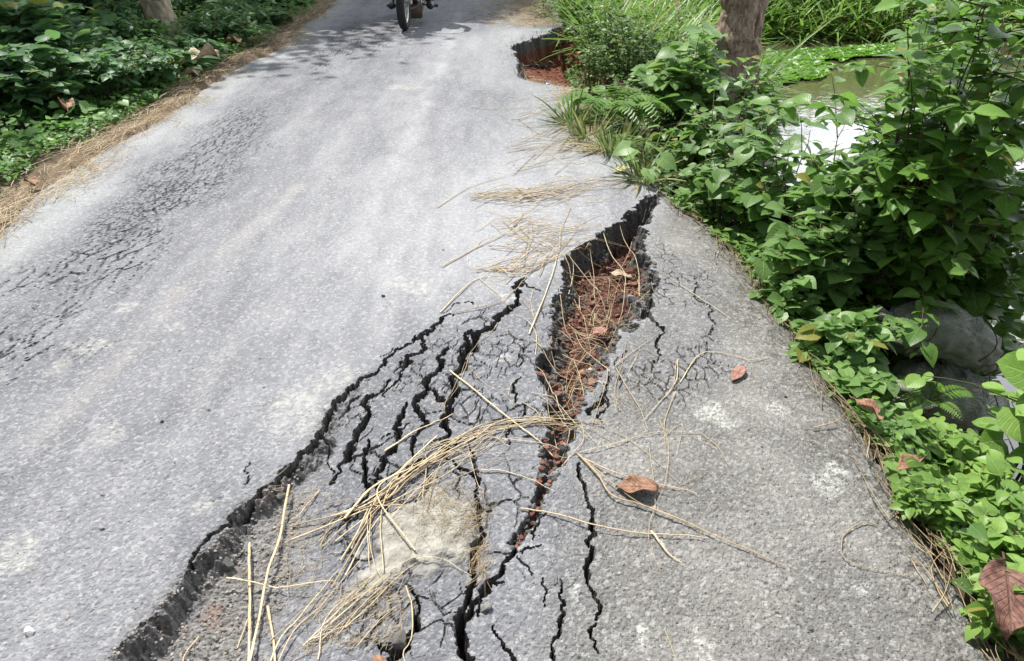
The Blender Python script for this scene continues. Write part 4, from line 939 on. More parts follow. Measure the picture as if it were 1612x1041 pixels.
for k in range(34):
    a0 = rs0.uniform(0, 6.28); L = rs0.uniform(25, 75); cx, cy = (lambda v: (np.interp(v, [330, 420, 520, 600, 680], [1000, 960, 925, 900, 885])+rs0.normal(0, 28), v))(rs0.uniform(335, 690))
    dx, dy = math.cos(a0)*L*.6, math.sin(a0)*L; b_ = rs0.normal(0, 10, 2)
    straw([(cx-dx, cy-dy), (cx+b_[0], cy+b_[1]), (cx+dx, cy+dy)], l1, g1, rs0.uniform(1.2, 2.4), sag=.4)
g2 = 'straw between the long crack and the gap'; l2 = 'dry straw beside the long curved crack left of the gap'
straw([(695,422),(748,392),(785,374),(809,357),(824,335)], 'thick straight straw lying alone on the pale road left of the gap', g2, 4.6)
straw([(748,392),(760,378),(784,372)], 'short straw fork leaving the thick lone straw', g2, 2.4)
straw([(693,493),(722,464),(750,441),(789,434),(819,434)], 'bent straw at the left tip of the crack field', g2, 3.6)
straw([(718,493),(755,486),(792,476)], 'short thick straw above the crack field', g2, 3.6)
straw([(833,527),(853,478),(873,424),(880,397)], 'straight straw along the left rim of the gap', g2, 4.2)
straw([(708,582),(740,607),(775,632),(829,666),(893,700)], 'thick pale straw lying diagonally across the cracked panels', g2, 4.6, 3, tint=.9)
straw([(604,700),(648,673),(680,660),(715,648)], 'curved thick straw over the left cracks', g2, 4.0)
for p, w in [([(755,441),(776,458),(792,471)],3),([(843,558),(844,528),(830,505),(809,495)],2.6),([(792,476),(829,437),(849,417),(872,397)],3),([(789,498),(775,521),(738,552),(722,592),(705,632),(710,650)],2.6),([(745,545),(728,590),(715,640)],2.2),
  ([(738,575),(760,600),(790,615),(812,640)],1.8),([(800,620),(805,600),(818,590)],1.6),([(836,616),(876,626),(910,659),(940,686)],2.6),([(820,470),(840,500),(850,540)],1.8),([(757,760),(742,720),(735,690)],1.8),
  ([(782,466),(800,480),(812,492)],1.8),([(840,500),(836,470),(848,440)],2),([(745,455),(770,447),(795,452)],2)]:
    straw(p, l2, g2, w*.7, sag=.35)

g3 = 'straw bundle across the middle of the cracks'; l3 = 'golden straw in the diagonal bundle over the cracks'
rs = np.random.default_rng(9)
for k in range(15):
    j = lambda a: rs.normal(0, a)
    s0 = (540+j(45), 830+j(40)); 
    straw([(s0[0], s0[1]), (590+j(12), 775+j(10)), (652+j(14), 726+j(9)), (720+j(16), 690+j(8)), (800+j(22), 668+j(7)), (860+abs(j(40)), 655+j(8))], l3, g3, rs.uniform(1.8, 3.6), sag=.15, lift=.006)
for k in range(8):
    j = lambda a: rs.normal(0, a)
    straw([(600+j(60), 790+j(15)), (680+j(20), 735+j(12)), (760+j(30), 700+j(12)), (820+j(40), 690+j(18))], l3, g3, rs.uniform(1.4, 2.4), sag=.25, lift=.006)
straw([(540,802),(584,758),(634,728),(701,691)], 'thickest pale straw on top of the diagonal bundle', g3, 5.2, 3.4, tint=.95, lift=.013)
straw([(745,733),(809,733),(873,748)], 'straight straw right of the mud patch reaching the gap', g3, 3.0)
g4 = 'straw in front of the mud patch'; l4 = 'long straw lying below the dried mud patch'
for p, w in [([(540,883),(584,812),(634,768),(690,745)],3.4),([(410,1041),(434,984),(471,947),(540,879)],4.2),([(416,1050),(455,975),(500,930),(575,850)],3.6),([(540,970),(584,933),(631,893),(654,876)],3.4),([(528,975),(580,925),(640,885)],2.6),
   ([(480,985),(540,945),(600,900),(650,872)],3),([(582,780),(580,840),(592,890),(600,905)],2.2),([(575,790),(578,860),(580,880)],2.2),([(500,840),(520,800),(560,775)],3),([(498,832),(540,792),(580,770)],3.2),([(655,874),(700,872),(742,893)],2),([(637,905),(647,940),(646,985),(632,1010),(640,1035)],3.2),
   ([(520,930),(560,918),(585,910)],2.4),([(560,1000),(600,955),(640,920)],2)]:
    straw(p, l4, g4, w*.8, sag=.2, lift=.006)
for k in range(10):
    j = lambda a: rs.normal(0, a)
    straw([(470+j(30), 985+j(14)), (530+j(20), 950+j(12)), (590+j(25), 905+j(14))], l4, g4, rs.uniform(1.2, 2.2), sag=.3)
g5 = 'straw over the scarp at the lower left'
straw([(388,836),(388,900),(388,960),(383,1060)], 'thick upright looking straw pointing at the scarp, left one of two', g5, 4.6, 4, tint=.9, lift=.012)
straw([(454,757),(434,842),(417,910),(398,1060)], 'long thick straw running from the scarp to the bottom edge', g5, 4.6, 4, tint=.85, lift=.014)
straw([(353,899),(437,905),(521,908)], 'level straw crossing the two long thick straws', g5, 3.2, tint=.9, lift=.02)
straw([(415,930),(425,994),(427,1060)], 'short thick straw at the bottom edge beside the gravelly dirt', g5, 4.4, 3.4, tint=.75)
straw([(304,977),(279,1017),(279,1050)], 'small bent straw on the reddish dirt in the lower left', g5, 2.6)
straw([(366,994),(383,953),(392,925)], 'thin straw leaning on the left thick straw', g5, 2)
straw([(500,755),(470,790),(455,800)], 'short pale straw chip on the scarp rubble', g5, 2.4)
g6 = 'straw on the right slab'; l6 = 'thin dry straw on the grey right hand slab'
straw([(910,704),(943,735),(964,763),(1011,777),(1080,802),(1122,820),(1186,844),(1243,867)], 'longest straw on the right slab pointing down to the right', g6, 4.4, 2)
straw([(819,789),(876,797),(943,812),(1011,820),(1080,822),(1120,826)], 'long straw from the narrow crack across the right slab', g6, 3.6, 2)
straw([(920,708),(957,725),(1011,741),(1078,752),(1100,760)], 'straw passing over the curled brown leaf', g6, 3)
straw([(1391,797),(1368,794),(1341,810),(1334,825),(1338,852),(1375,864),(1449,874)], 'hook shaped thin twig on the right slab', g6, 2.4, tint=.2)
straw([(1449,851),(1475,889)], 'short straight straw near the right slab edge', g6, 2.6)
straw([(1452,852),(1492,859),(1530,880)], 'thin twig at the slab edge under the weeds', g6, 2, tint=.2)
straw([(1072,592),(1106,548),(1166,548),(1183,552),(1210,542)], 'angular straw above the reddish leaf', g6, 2.8)
straw([(1072,441),(1116,468),(1153,491)], 'straight thin straw on the slab right of the gap', g6, 2.4)
straw([(1028,815),(1050,845),(1078,866)], 'pale blade like straw chip below the curled brown leaf', g6, 5, 1.2, tint=1.0)
for p, w in [([(984,417),(1038,421),(1078,444)],2.6),([(970,572),(987,599),(1011,639),(1021,663)],3),([(1068,558),(1065,592),(1034,629),(1017,649)],3.2),([(1066,560),(1060,600),(1040,622)],2.4),([(1065,606),(1048,653),(1051,700)],2.6),([(913,700),(943,693),(1028,669),(1105,668)],2.8),
   ([(885,655),(950,660),(1010,690),(1075,745)],2.6),([(880,662),(930,665),(1000,700)],2.4),([(1024,691),(1034,768),(1024,809),(1031,842),(1053,876)],1.8),([(975,533),(1003,537),(1040,555),(1065,570)],1.8),([(968,570),(1000,545),(1035,520)],2.2),([(990,577),(1005,550),(1008,540)],1.8),
   ([(1075,745),(1110,730),(1068,760)],2),([(1105,668),(1130,685),(1150,715)],1.8),([(905,700),(1000,770),(1072,800),(1110,815)],2.6),([(1040,650),(1055,690),(1050,740),(1040,770)],1.8),([(1050,965),(1065,1005),(1080,1041)],2),([(1183,555),(1195,590),(1215,600)],1.6),([(1130,690),(1095,675),(1060,672)],1.8),([(1040,680),(1075,655),(1068,700)],1.6)]:
    straw(p, l6, g6, w*.7, sag=.2)
g7 = 'straw bundle lying from the verge onto the pale road'; l7 = 'pale straw in the level bundle left of the seedling'
for k in range(26):
    j = lambda a: rs.normal(0, a); x0 = rs.uniform(735, 830); x1 = rs.uniform(900, 1010); y0 = 316-(x0-740)*.06+j(6); y1 = 300+j(7)
    straw([(x0, y0), ((2*x0+x1)/3, y0-6+j(8)), ((x0+2*x1)/3, y1+4+j(8)), (x1, y1+j(6))], l7, g7, rs.uniform(2.2, 4.4), sag=.2, lift=.014)
g8 = 'tangled straw above the gap rim'; l8 = 'straw in the tangle left of the upper gap rim'
for k in range(30):
    j = lambda a: rs.normal(0, a); x0 = rs.uniform(770, 860); x1 = x0+rs.uniform(40, 120); y0 = 368+j(20); y1 = 364+j(24)
    straw([(x0, y0), ((x0+x1)/2+j(5), (y0+y1)/2+j(7)), (min(x1, 950), y1)], l8, g8, rs.uniform(1.9, 4.0), sag=.2, lift=.012)
for k in range(16):
    x0, y0 = rs.uniform(735, 900), rs.uniform(345, 450); a0 = rs.normal(-.5, .8); L = rs.uniform(30, 80); b0 = rs.normal(0, 8)
    straw([(x0, y0), (x0+L*.5*math.cos(a0)+b0, y0+L*.5*math.sin(a0)-b0), (x0+L*math.cos(a0), y0+L*math.sin(a0))], l8, g8, rs.uniform(1.6, 3.2), sag=.2, lift=.008)
for k in range(12):
    j = lambda a: rs.normal(0, a)
    straw([(765+j(18), 424+j(7)), (820+j(14), 424+j(9)), (858+j(12), 400+j(9)), (895+j(20), 378+j(10))], l8, g8, rs.uniform(1.9, 3.8), sag=.2, lift=.008)
g9 = 'straw on the road below the washed out bite'; l9 = 'straw spread on the road near the grass tussocks'
straw([(688,328),(728,301),(759,289),(816,269),(866,259)], 'longest thin straw pointing left on the pale road', g9, 3.4)
straw([(742,171),(789,174),(843,171)], 'lone level straw on the road far from the verge', g9, 3.2)
straw([(814,187),(849,212),(876,215)], 'straight pale straw near the loop of straw', g9, 3.4)
for p in [[(806,161),(859,151),(893,158)],[(796,234),(843,220),(876,198),(896,178)],[(873,277),(903,252)],[(890,271),(943,278)],[(809,276),(843,242),(853,232),(860,215)],[(800,195),(830,200),(870,210)],[(805,190),(840,185),(880,176)],[(827,240),(860,230),(900,225)]]:
    straw(p, l9, g9, 2.8)
for k in range(34):
    j = lambda a: rs.normal(0, a); x1 = rs.uniform(890, 960); y1 = rs.uniform(145, 262); x0 = x1-rs.uniform(40, 115)
    straw([(x0, y1+j(9)+8), ((x0+x1)/2, y1+j(7)), (x1, y1)], l9, g9, rs.uniform(2.2, 4.4), sag=.2, lift=.012)

def straw_stuff(name, label, spots, rg, L=(.08,.28), w=(1.4,3.2), lift=.03, dirn=None, spread=.9, tint=(.2,.95)):
    a = Acc()
    for (x, y) in spots:
        l = rg.uniform(*L); an = rg.uniform(0, 6.28) if dirn is None else rg.normal(dirn, spread); d = np.array([math.cos(an), math.sin(an)])*l/2
        p = [np.array([x, y])-d, np.array([x, y])+rg.normal(0, l*.09, 2), np.array([x, y])+d]
        h = max(surf(q[0], q[1]) for q in p); hz = [h if abs(h-surf(q[0], q[1])) < .05 else surf(q[0], q[1])+.03 for q in p]
        P = resample([(p[i][0], p[i][1], hz[i]+.003+rg.uniform(0, lift)) for i in range(3)], 6)
        V, F = tube(P, np.linspace(rg.uniform(*w)/1350, .0005, 6), 3); a.add(V, F, tint=rg.uniform(*tint), along=np.repeat(np.linspace(0, l*2, 6), 3))
    return tag(a.build(name, M_STRAW), label, 'straw litter', None, 'stuff')
rg = np.random.default_rng(21)
yy = rg.uniform(2.8, 13, 2500); xx = edge_l(yy)+.03-np.abs(rg.normal(0, .17, 2500))+.26*vn(yy*3.1, yy*0, 5)+.10*np.abs(rg.normal(0, 1, 2500))*(vn(yy*1.7, yy*0, 8) > .05)
straw_stuff('straw_litter', 'matted dry straw and stalks along the left road edge', list(zip(xx, yy)), rg, (.06,.32), dirn=1.75, spread=.55)
yy = rg.uniform(9.75, 14, 1700); xx = .58-np.abs(rg.normal(0, .40, 1700))
straw_stuff('straw_litter', 'brown straw mat on the far right margin beyond the bite', list(zip(xx, yy)), rg, (.10,.40), (1.8,4.0), lift=.06, dirn=.1, spread=.8, tint=(-.1,.75))
yy = rg.uniform(4.75, 6.75, 620); xx = edge_r(np.maximum(yy, 0)*0+5.6)+.02-np.abs(rg.normal(0, .13, 620))-.04*(yy > 6.2)
straw_stuff('straw_litter', 'dry straw matted on the right margin between the bite and the grass', list(zip(xx, yy)), rg, (.06,.26), (1.6,3.4), .03, dirn=.5, spread=.8)
xx = rg.uniform(.16, .62, 420); yy = rg.uniform(6.95, 7.9, 420)
straw_stuff('straw_litter', 'straw heaped in the floor of the washed out bite', list(zip(xx, yy)), rg, (.08,.30), lift=.09)
q = np.array([G(px, py) for px, py in zip(rg.normal(705, 34, 190), rg.normal(795, 26, 190))])
straw_stuff('root_fibre', 'fine fibrous straw matted on the dried mud patch', [tuple(v) for v in q], rg, (.015,.07), (.5,1.2), .012, tint=(0,.7))
q = np.vstack([np.array([G(rg.uniform(470, 640), rg.uniform(905, 1000)) for _ in range(160)]), np.array([G(rg.uniform(735, 765), rg.uniform(770, 900)) for _ in range(130)]), np.array([G(rg.uniform(430, 520), rg.uniform(740, 900)) for _ in range(90)])])
straw_stuff('root_fibre', 'fine dry fibres around the mud patch and the scarp', [tuple(v) for v in q], rg, (.02,.09), (.5,1.3), .010, dirn=.9, spread=.5, tint=(0,.6))
q = [G(rg.normal(950, 45), rg.uniform(400, 640)) for _ in range(260)]; q = [v for v in q if HZ(*v) < -.03]
straw_stuff('root_fibre', 'fine rootlets over the red earth in the gap', q, rg, (.02,.12), (.5,1.5), .025, tint=(.1,.9))

yy = rg.uniform(.95, 4.3, 520); xx = edge_r(yy)+.03+rg.normal(0, .05, 520)
straw_stuff('twig_litter', 'brown twigs and dry stalks along the right slab edge', list(zip(xx, yy)), rg, (.06,.30), (1.5,4), .03, dirn=1.57, spread=.35, tint=(-.4,.5))
# ------------------------------------------------------------------ LOOSE STONES AND CLODS
def rock(r, seed, flat=.7, sub_=2):
    bm = bmesh.new(); bmesh.ops.create_icosphere(bm, subdivisions=sub_, radius=1)
    rg = np.random.default_rng(seed); cut = [(nrm(rg.normal(0, 1, 3)), rg.uniform(.42, .80)) for _ in range(11)]
    for v in bm.verts:
        p = np.array(v.co)
        for nv, dd in cut:
            e = p@nv-dd
            if e > 0: p = p-nv*e
        p = p*(1+.10*float(vn(p[0]*2+seed, p[1]*2+p[2]*1.7, seed))); v.co = p*[1, .8, flat]*r
    me = bpy.data.meshes.new('stone'); bm.to_mesh(me); bm.free(); return me
for px, py, r, col, lb in [(47,997,.018,(.66,.65,.62),'white angular stone chip in the lower left of the road'),(604,467,.012,(.05,.05,.055),'small black pebble alone on the pale road'),
   (1236,626,.010,(.06,.06,.06),'small dark pebble near the pale spots on the slab'),(935,602,.026,(.36,.22,.17),'pinkish stone in the red earth near the narrow end of the gap'),(917,588,.022,(.32,.19,.14),'reddish stone in the middle of the gap floor'),
   (930,585,.018,(.42,.33,.27),'pale lumpy clod beside the pinkish stone'),(993,478,.034,(.19,.18,.175),'grey asphalt lump lodged at the right side of the gap'),(870,545,.02,(.22,.11,.08),'dark red clod under the left gap wall'),
   (1000,452,.025,(.20,.10,.07),'red clod high in the gap below the right rim'),(765,960,.022,(.20,.195,.18),'grey stone wedged in the crack at the bottom edge'),(632,1012,.028,(.13,.12,.11),'dark rubble lump in the hole at the bottom left of the mud'),
   (160,832,.011,(.26,.28,.33),'bluish flat pebble set on the left road'),(441,782,.018,(.17,.165,.155),'broken asphalt lump on the scarp rubble'),(350,870,.03,(.10,.10,.095),'dark asphalt lump hanging on the scarp edge'),(283,158,.03,(.42,.36,.26),'tan pebble on the straw of the left verge'),
   (1275,990,.010,(.12,.12,.12),'tiny dark pebble near the bottom of the right slab'),(255,665,.008,(.05,.05,.05),'tiny black pebble on the left half of the road')]:
    x, y = G(px, py); z = surf(x, y)
    for _ in range(4):
        x, y = G(px, py, z); z = surf(x, y)
    o = link('stone', rock(r, int(px)), simple_mat('stone_'+str(int(px)), col, .9, .2, 0, .35, 90, .5, .004), None, (x, y, z+r*.32)); o.rotation_euler = (0, 0, px*.37)
    tag(o, lb, 'stone')
def chips(name, label, n, gen, rr, mat, rg):
    a = Acc(); protos = []
    for k in range(6):
        me = rock(1, 500+k, .7, 1); v = np.array([x.co for x in me.vertices]); f = np.array([tuple(p.vertices) for p in me.polygons]); protos.append((v, f)); bpy.data.meshes.remove(me)
    for k in range(n):
        x, y = gen(); v, f = protos[k % 6]; r = rr[0]*math.exp(min(rg.exponential(rr[1]), 1.5)); an = rg.uniform(0, 6.28)
        c, s = math.cos(an), math.sin(an); Rm = np.array([[c, -s, 0], [s, c, 0], [0, 0, 1]])
        a.add((v*[1, 1, rg.uniform(.6, 1)]*r)@Rm.T+[x, y, surf(x, y)+r*.25], f, tint=rg.uniform(0, 1))
    return tag(a.build(name, mat, None, False), label, name.replace('_', ' '), None, 'stuff')
t = NT('grit'); a_ = t.attr('tint').outputs['Fac']; n_ = t.noise(90, 4, .6, t.coord())
M_GRIT = t.end(t.principled(t.mix(t.math('ADD', t.math('MULTIPLY', a_, .7), t.math('MULTIPLY', n_, .3)), (.075,.070,.065), (.36,.33,.30)), .9, .2, t.bump(n_, .4, .003)))
t = NT('clod'); a_ = t.attr('tint').outputs['Fac']; n_ = t.noise(70, 4, .6, t.coord())
M_CLOD = t.end(t.principled(t.mix(t.math('ADD', t.math('MULTIPLY', a_, .6), t.math('MULTIPLY', n_, .4)), (.070,.029,.019), (.285,.150,.108)), .95, .1, t.bump(n_, .6, .004)))
def in_dirt():
    while True:
        px, py = rg.uniform(170, 530), rg.uniform(735, 1041); x, y = G(px, py)
        i, j = np.searchsorted(xs, x), np.searchsorted(ys, y)
        if 0 < i < NX and 0 < j < NY and (dirt[j, i] > .4 or scarpm[j, i] > .4) and rg.uniform() < .9: return x, y
def in_gap():
    while True:
        px, py = rg.uniform(800, 1050), rg.uniform(320, 850); x, y = G(px, py)
        i, j = np.searchsorted(xs, x), np.searchsorted(ys, y)
        if soil[j, i] > .6 or (gsd[j, i] < -.014 and y < 2.3): return x, y
def on_road():
    while True:
        px, py = rg.uniform(0, 1500), rg.uniform(250, 1041)**1.0; x, y = G(px, py)
        if edge_l(y)+.05 < x < edge_r(y)-.03 and HZ(x, y) > -.2: return x, y
chips('gravel', 'loose gravel on the eroded dirt below the scarp', 1500, in_dirt, (.0015, .85), M_GRIT, rg)
chips('soil_clods', 'crumbled red earth clods on the floor of the gap', 1300, in_gap, (.0034, .95), M_CLOD, rg)
chips('loose_grit', 'sparse loose grit over the asphalt', 900, on_road, (.0018, .35), M_GRIT, rg)
def in_wall():
    while True:
        px, py = rg.uniform(790, 1060), rg.uniform(300, 860); x, y = G(px, py)
        i, j = np.searchsorted(xs, x), np.searchsorted(ys, y)
        if gsd[j, i] < 0 and .04 < gq[j, i] < .62 and (y > 2.2 or rg.uniform() < .3): return x, y
def on_wall():
    while True:
        x, y = rg.uniform(-.05, .75), rg.uniform(6.5, 9.95); h = HZ(x, y)
        if -.5 < h < -.02: return x, y
t = NT('broken_asphalt'); a_ = t.attr('tint').outputs['Fac']; n_ = t.noise(110, 4, .7, t.coord())
M_CHUNK = t.end(t.principled(t.mix(t.math('ADD', t.math('MULTIPLY', a_, .6), t.math('MULTIPLY', n_, .4)), (.030,.029,.028), (.155,.145,.132)), .92, .2, t.bump(n_, .6, .003)))
chips('asphalt_crumbs', 'dark crumbled asphalt lodged in the walls of the gap', 950, in_wall, (.0038, .70), M_CHUNK, rg)
chips('asphalt_crumbs', 'broken asphalt and earth on the walls of the washed out bite', 520, on_wall, (.012, .65), M_CHUNK, rg)
chips('earth_crumbs', 'red earth lumps falling from the wall of the bite', 420, on_wall, (.010, .6), M_CLOD, rg)
q = [on_wall() for _ in range(130)]
def in_bite():
    while True:
        x, y = rg.uniform(.05, .75), rg.uniform(6.6, 9.4)
        if HZ(x, y) < -.3 or x > edge_r(y)+.14: return x, y
chips('earth_crumbs', 'crumbs of red earth fallen in the washed out bite', 600, in_bite, (.0055, .65), M_CLOD, rg)

# ------------------------------------------------------------------ DRY LEAVES
def dry_mat(name, a, b):
    t = NT(name); l = t.attr('luv'); sp = t.n('ShaderNodeSeparateXYZ'); t.L.new(l.outputs['Vector'], sp.inputs[0]); n = t.noise(70, 5, .65, t.coord())
    u = t.math('ABSOLUTE', sp.outputs[0]); ph = t.math('SUBTRACT', t.math('MULTIPLY', sp.outputs[1], 9.0), t.math('MULTIPLY', u, 3.0))
    f = t.math('ABSOLUTE', t.math('SUBTRACT', t.math('FRACT', ph), .5)); vein = t.math('MAXIMUM', t.step(.10, .02, f), t.step(.06, .02, u))
    col = t.mix(t.step(.3, .7, n), a, b); col = t.mix(t.math('MULTIPLY', vein, .5), col, tuple(v*.55 for v in a))
    return t.end(t.principled(col, .6, .3, t.bump(t.math('SUBTRACT', n, vein), .6, .004)))
M_DRED = dry_mat('red_brown_leaf', (.21,.095,.068), (.42,.235,.185)); M_DBRN = dry_mat('brown_leaf', (.15,.075,.045), (.36,.20,.12)); M_DTAN = dry_mat('tan_leaf', (.30,.22,.14), (.52,.42,.30)); M_DDRK = dry_mat('dark_red_leaf', (.085,.040,.030), (.225,.115,.085)); M_DYEL = dry_mat('yellow_leaf', (.38,.34,.12), (.58,.52,.26))
def dry_leaf(label, px, py, L, ang, mat, curl=.18, fold=.25, wave=.05, tilt=0.0, wd=1.0, pos=None, lift=.008, kind='dry', seed=0):
    V, F, uv = leaf_tpl(kind, 14, 8, fold, curl, .22, wave); V = V.copy(); V[:, 0] *= wd; V[:, 1] -= .5
    V[:, 2] += .5*curl*(1-(2*V[:, 1])**2)*0 + .03*np.sin(V[:, 0]*13+seed)*np.cos(V[:, 1]*9+seed); V[:, 2] -= V[:, 2].min()
    x, y, z = pos if pos else (*G(px, py), 0); z = z if pos else surf(x, y)+lift
    o = link('dry_leaf', np_mesh('dry_leaf', V*L, F, {'luv': uv}, True), mat, None, (x, y, z)); o.rotation_euler = (tilt, tilt*.5, ang)
    s = o.modifiers.new('thickness', 'SOLIDIFY'); s.thickness = .0008
    return tag(o, label, 'dry leaf')
dry_leaf('reddish oval leaf lying flat on the right slab', 1163, 579, .112, 2.55, M_DRED, .05, .12, .03, 0, .66)
dry_leaf('curled brown leaf under a straw on the right slab', 1004, 753, .125, 1.45, M_DBRN, .10, .55, .07, .05, 1.0, None, .001)
dry_leaf('large crumpled red brown leaf at the slab edge in the bottom right corner', 0, 0, .185, 2.75, M_DDRK, .22, .50, .12, .0, 1.15, (1.185, 1.185, .0))
dry_leaf('big pale tan dry leaf on the left verge straw', 318, 125, .34, 2.2, M_DTAN, .35, .9, .12, .2, .8, None, .03)
dry_leaf('second pale dry leaf just below the big tan one', 300, 137, .20, 1.2, M_DTAN, .4, .7, .10, .25, .9, None, .02)
dry_leaf('brown dry leaf standing in the left ground cover', 112, 203, .17, .6, M_DBRN, .4, .9, .1, .5, 1.0, None, .12)
dry_leaf('grey brown dry leaf further along the left verge', 365, 88, .26, 1.1, M_DBRN, .4, .8, .1, .2, .8, None, .03)
dry_leaf('small brown leaf on the verge at the left picture edge', 50, 297, .12, .9, M_DBRN, .3, .6, .1, .3, 1, None, .02)
dry_leaf('yellow tan leaf at the road rim beside the seedling', 978, 272, .12, 1.8, M_DYEL, .1, .2, .03, 0, 1, None)
dry_leaf('dull yellowish leaf lying deep in the upper gap', 978, 402, .11, 1.2, M_DTAN, .15, .3, .05, .2, 1.2, None, .02)
dry_leaf('orange brown leaf on the red earth in the gap', 947, 512, .10, 2.4, M_DRED, .2, .6, .05, .4, 1.1, None, .02)
dry_leaf('tiny rusty leaf bit at the bottom edge hole', 594, 1034, .05, .6, M_DBRN, .2, .5, .05, .3, 1, None, .02)
dry_leaf('brown leaf at the slab edge above the corner leaf', 1440, 735, .12, 2.2, M_DBRN, .3, .8, .08, .4, .8, (1.20, 1.70, -.03))
dry_leaf('brown leaf caught at the slab edge below the vine', 1375, 660, .12, .5, M_DBRN, .3, .8, .08, .4, .8, (1.18, 2.0, -.03))
dry_leaf('dull brown leaf at the rim beside the gap shrub', 1135, 312, .13, .9, M_DBRN, .3, .6, .08, .3, .9, None, .02)
dry_leaf('curled yellow leaf under the corner weeds', 1552, 1000, .06, .5, M_DYEL, .3, .5, .05, .3, 1, (1.20, 1.09, -.0))
for k in range(26):
    y = 1.1+2.9*rg.uniform(); dry_leaf('small dry leaf litter along the right slab edge', 0, 0, rg.uniform(.03, .08), rg.uniform(0, 6), [M_DBRN, M_DRED, M_DTAN][k % 3], .3, .6, .08, rg.uniform(-.4, .4), .8, (edge_r(y)+rg.uniform(.03, .14), y, TZ1(edge_r(y)+.1, y)+.03), seed=k)['group'] = 'dry leaf litter along the slab edge'

straw_stuff('straw_litter', 'straw and roots hanging down the wall of the bite', q, rg, (.10,.34), (1.5,3), .06, dirn=-1.1, spread=.5)
# ------------------------------------------------------------------ SANDBAGS on the bank
t = NT('sack_cloth'); c = t.coord(); n = t.noise(5, 5, .65, c); w1 = t.n('ShaderNodeTexWave', wave_type='BANDS', bands_direction='X'); w1.inputs['Scale'].default_value = 60; t.L.new(c, w1.inputs['Vector']); w2 = t.n('ShaderNodeTexWave', wave_type='BANDS', bands_direction='Z'); w2.inputs['Scale'].default_value = 60; t.L.new(c, w2.inputs['Vector'])
col = t.mix(t.step(.3, .7, n), (.22,.235,.19), (.44,.45,.385)); col = t.mix(t.math('MULTIPLY', t.step(.45, .68, t.noise(8, 6, .75, c)), .75), col, (.13,.11,.07))
M_SACK = t.end(t.principled(col, .8, .2, t.bump(t.math('ADD', t.math('MULTIPLY', t.math('MULTIPLY', w1.outputs['Fac'], w2.outputs['Fac']),   .35), n), .9, .016)))
def sandbag(label, loc, size, rz, rx, seed, open_=False):
    e = empty('sandbag', loc, label, 'sandbag', 'sandbags on the bank'); e.rotation_euler = (rx, .12, rz)
    nu, nv = 48, 40; u = np.linspace(0, 2*np.pi, nu, endpoint=False); v = np.linspace(-1, 1, nv)
    Vv, Uu = np.meshgrid(v, u, indexing='ij')
    prof = (1-np.abs(Vv)**3.2)**.42
    ex = np.sign(np.cos(Uu))*np.abs(np.cos(Uu))**.8; ez = np.sign(np.sin(Uu))*np.abs(np.sin(Uu))**.85
    x = Vv*size[0]/2; y = ex*prof*size[1]/2; z = ez*prof*size[2]/2*(1+.15*np.cos(Vv*2.2+seed))
    wr = .018*(1-np.abs(np.sin(Vv*6+Uu*2.0+3*vn(Vv*3, Uu*1.5, seed+9))))**3 + .026*vn(Vv*4+seed, Uu*2.2, seed)+.010*np.sin(Uu*9+Vv*5*np.sin(seed))*np.abs(Vv)**2+.012*vn(Vv*11, Uu*5, seed+2)
    y = y + ex*wr; z = z + ez*wr + .5*size[2] - .05*(Vv**2)
    i = np.arange(nv-1)[:, None]*nu; j = np.arange(nu)[None]; jn = (j+1) % nu
    F = np.stack([i+j, i+jn, i+nu+jn, i+nu+j], -1).reshape(-1, 4)
    link('sack', np_mesh('sack', np.stack([x, y, z], -1).reshape(-1, 3), F, None, True), M_SACK, e)
    a = Acc()
    for q in range(5):                                       # gathered neck
        an = q*1.25; V, F = tube(resample([(-size[0]*.48, .02*math.cos(an), size[2]*.45+.02*math.sin(an)), (-size[0]*.56, .03*math.cos(an), size[2]*.45+.03*math.sin(an)), (-size[0]*.63, .06*math.cos(an), size[2]*.42+.05*math.sin(an))], 6), [.02,.014,.016,.018,.018,.012], 7); a.add(V, F)
    a.build('gathered_neck', M_SACK, e)
    a = Acc(); s = np.linspace(0, 2*np.pi, 30)
    for xx in (-.10, .13): 
        V, F = tube(np.stack([xx*np.ones(30)+.02*np.sin(s*3), np.cos(s)*size[1]*.505, np.sin(s)*size[2]*.52+.5*size[2]], -1), np.full(30, .003), 4); a.add(V, F)
    a.build('binding_string', M_TWIG, e)
pb, sb = at(1478, 645, 2.62); 
sandbag('lower grey sandbag on the bank under the vine', (pb[0], 2.62, pb[2]-.02), (.50,.34,.23), -.35, .1, 3)
pb2, _ = at(1470, 560, 2.70)
sandbag('upper wrinkled sandbag lying on top of the lower one', (pb2[0], 2.70, pb2[2]+.02), (.46,.32,.20), -.30, -.1, 8)

# crumpled blue and white plastic pouch in the bite
V, F, uv = leaf_tpl('round', 10, 10, .5, .4, 0, .12)
px_, py_ = .42, 7.65; o = link('plastic_pouch', np_mesh('plastic_pouch', V*[.13,.19,.16], F, {'luv': uv}, True), None, None, (px_-.05, py_-.1, surf(px_, py_)+.06)); o.rotation_euler = (.3, .2, -.7)
t = NT('blue_plastic'); l = t.attr('luv'); sp = t.n('ShaderNodeSeparateXYZ'); t.L.new(l.outputs['Vector'], sp.inputs[0]); o.data.materials.append(t.end(t.principled(t.mix(t.step(.45, .6, sp.outputs[1]), (.06,.22,.55), (.72,.78,.82)), .25, .6)))
s = o.modifiers.new('thickness', 'SOLIDIFY'); s.thickness = .006; tag(o, 'small blue and white plastic pouch on the floor of the bite', 'plastic wrapper')

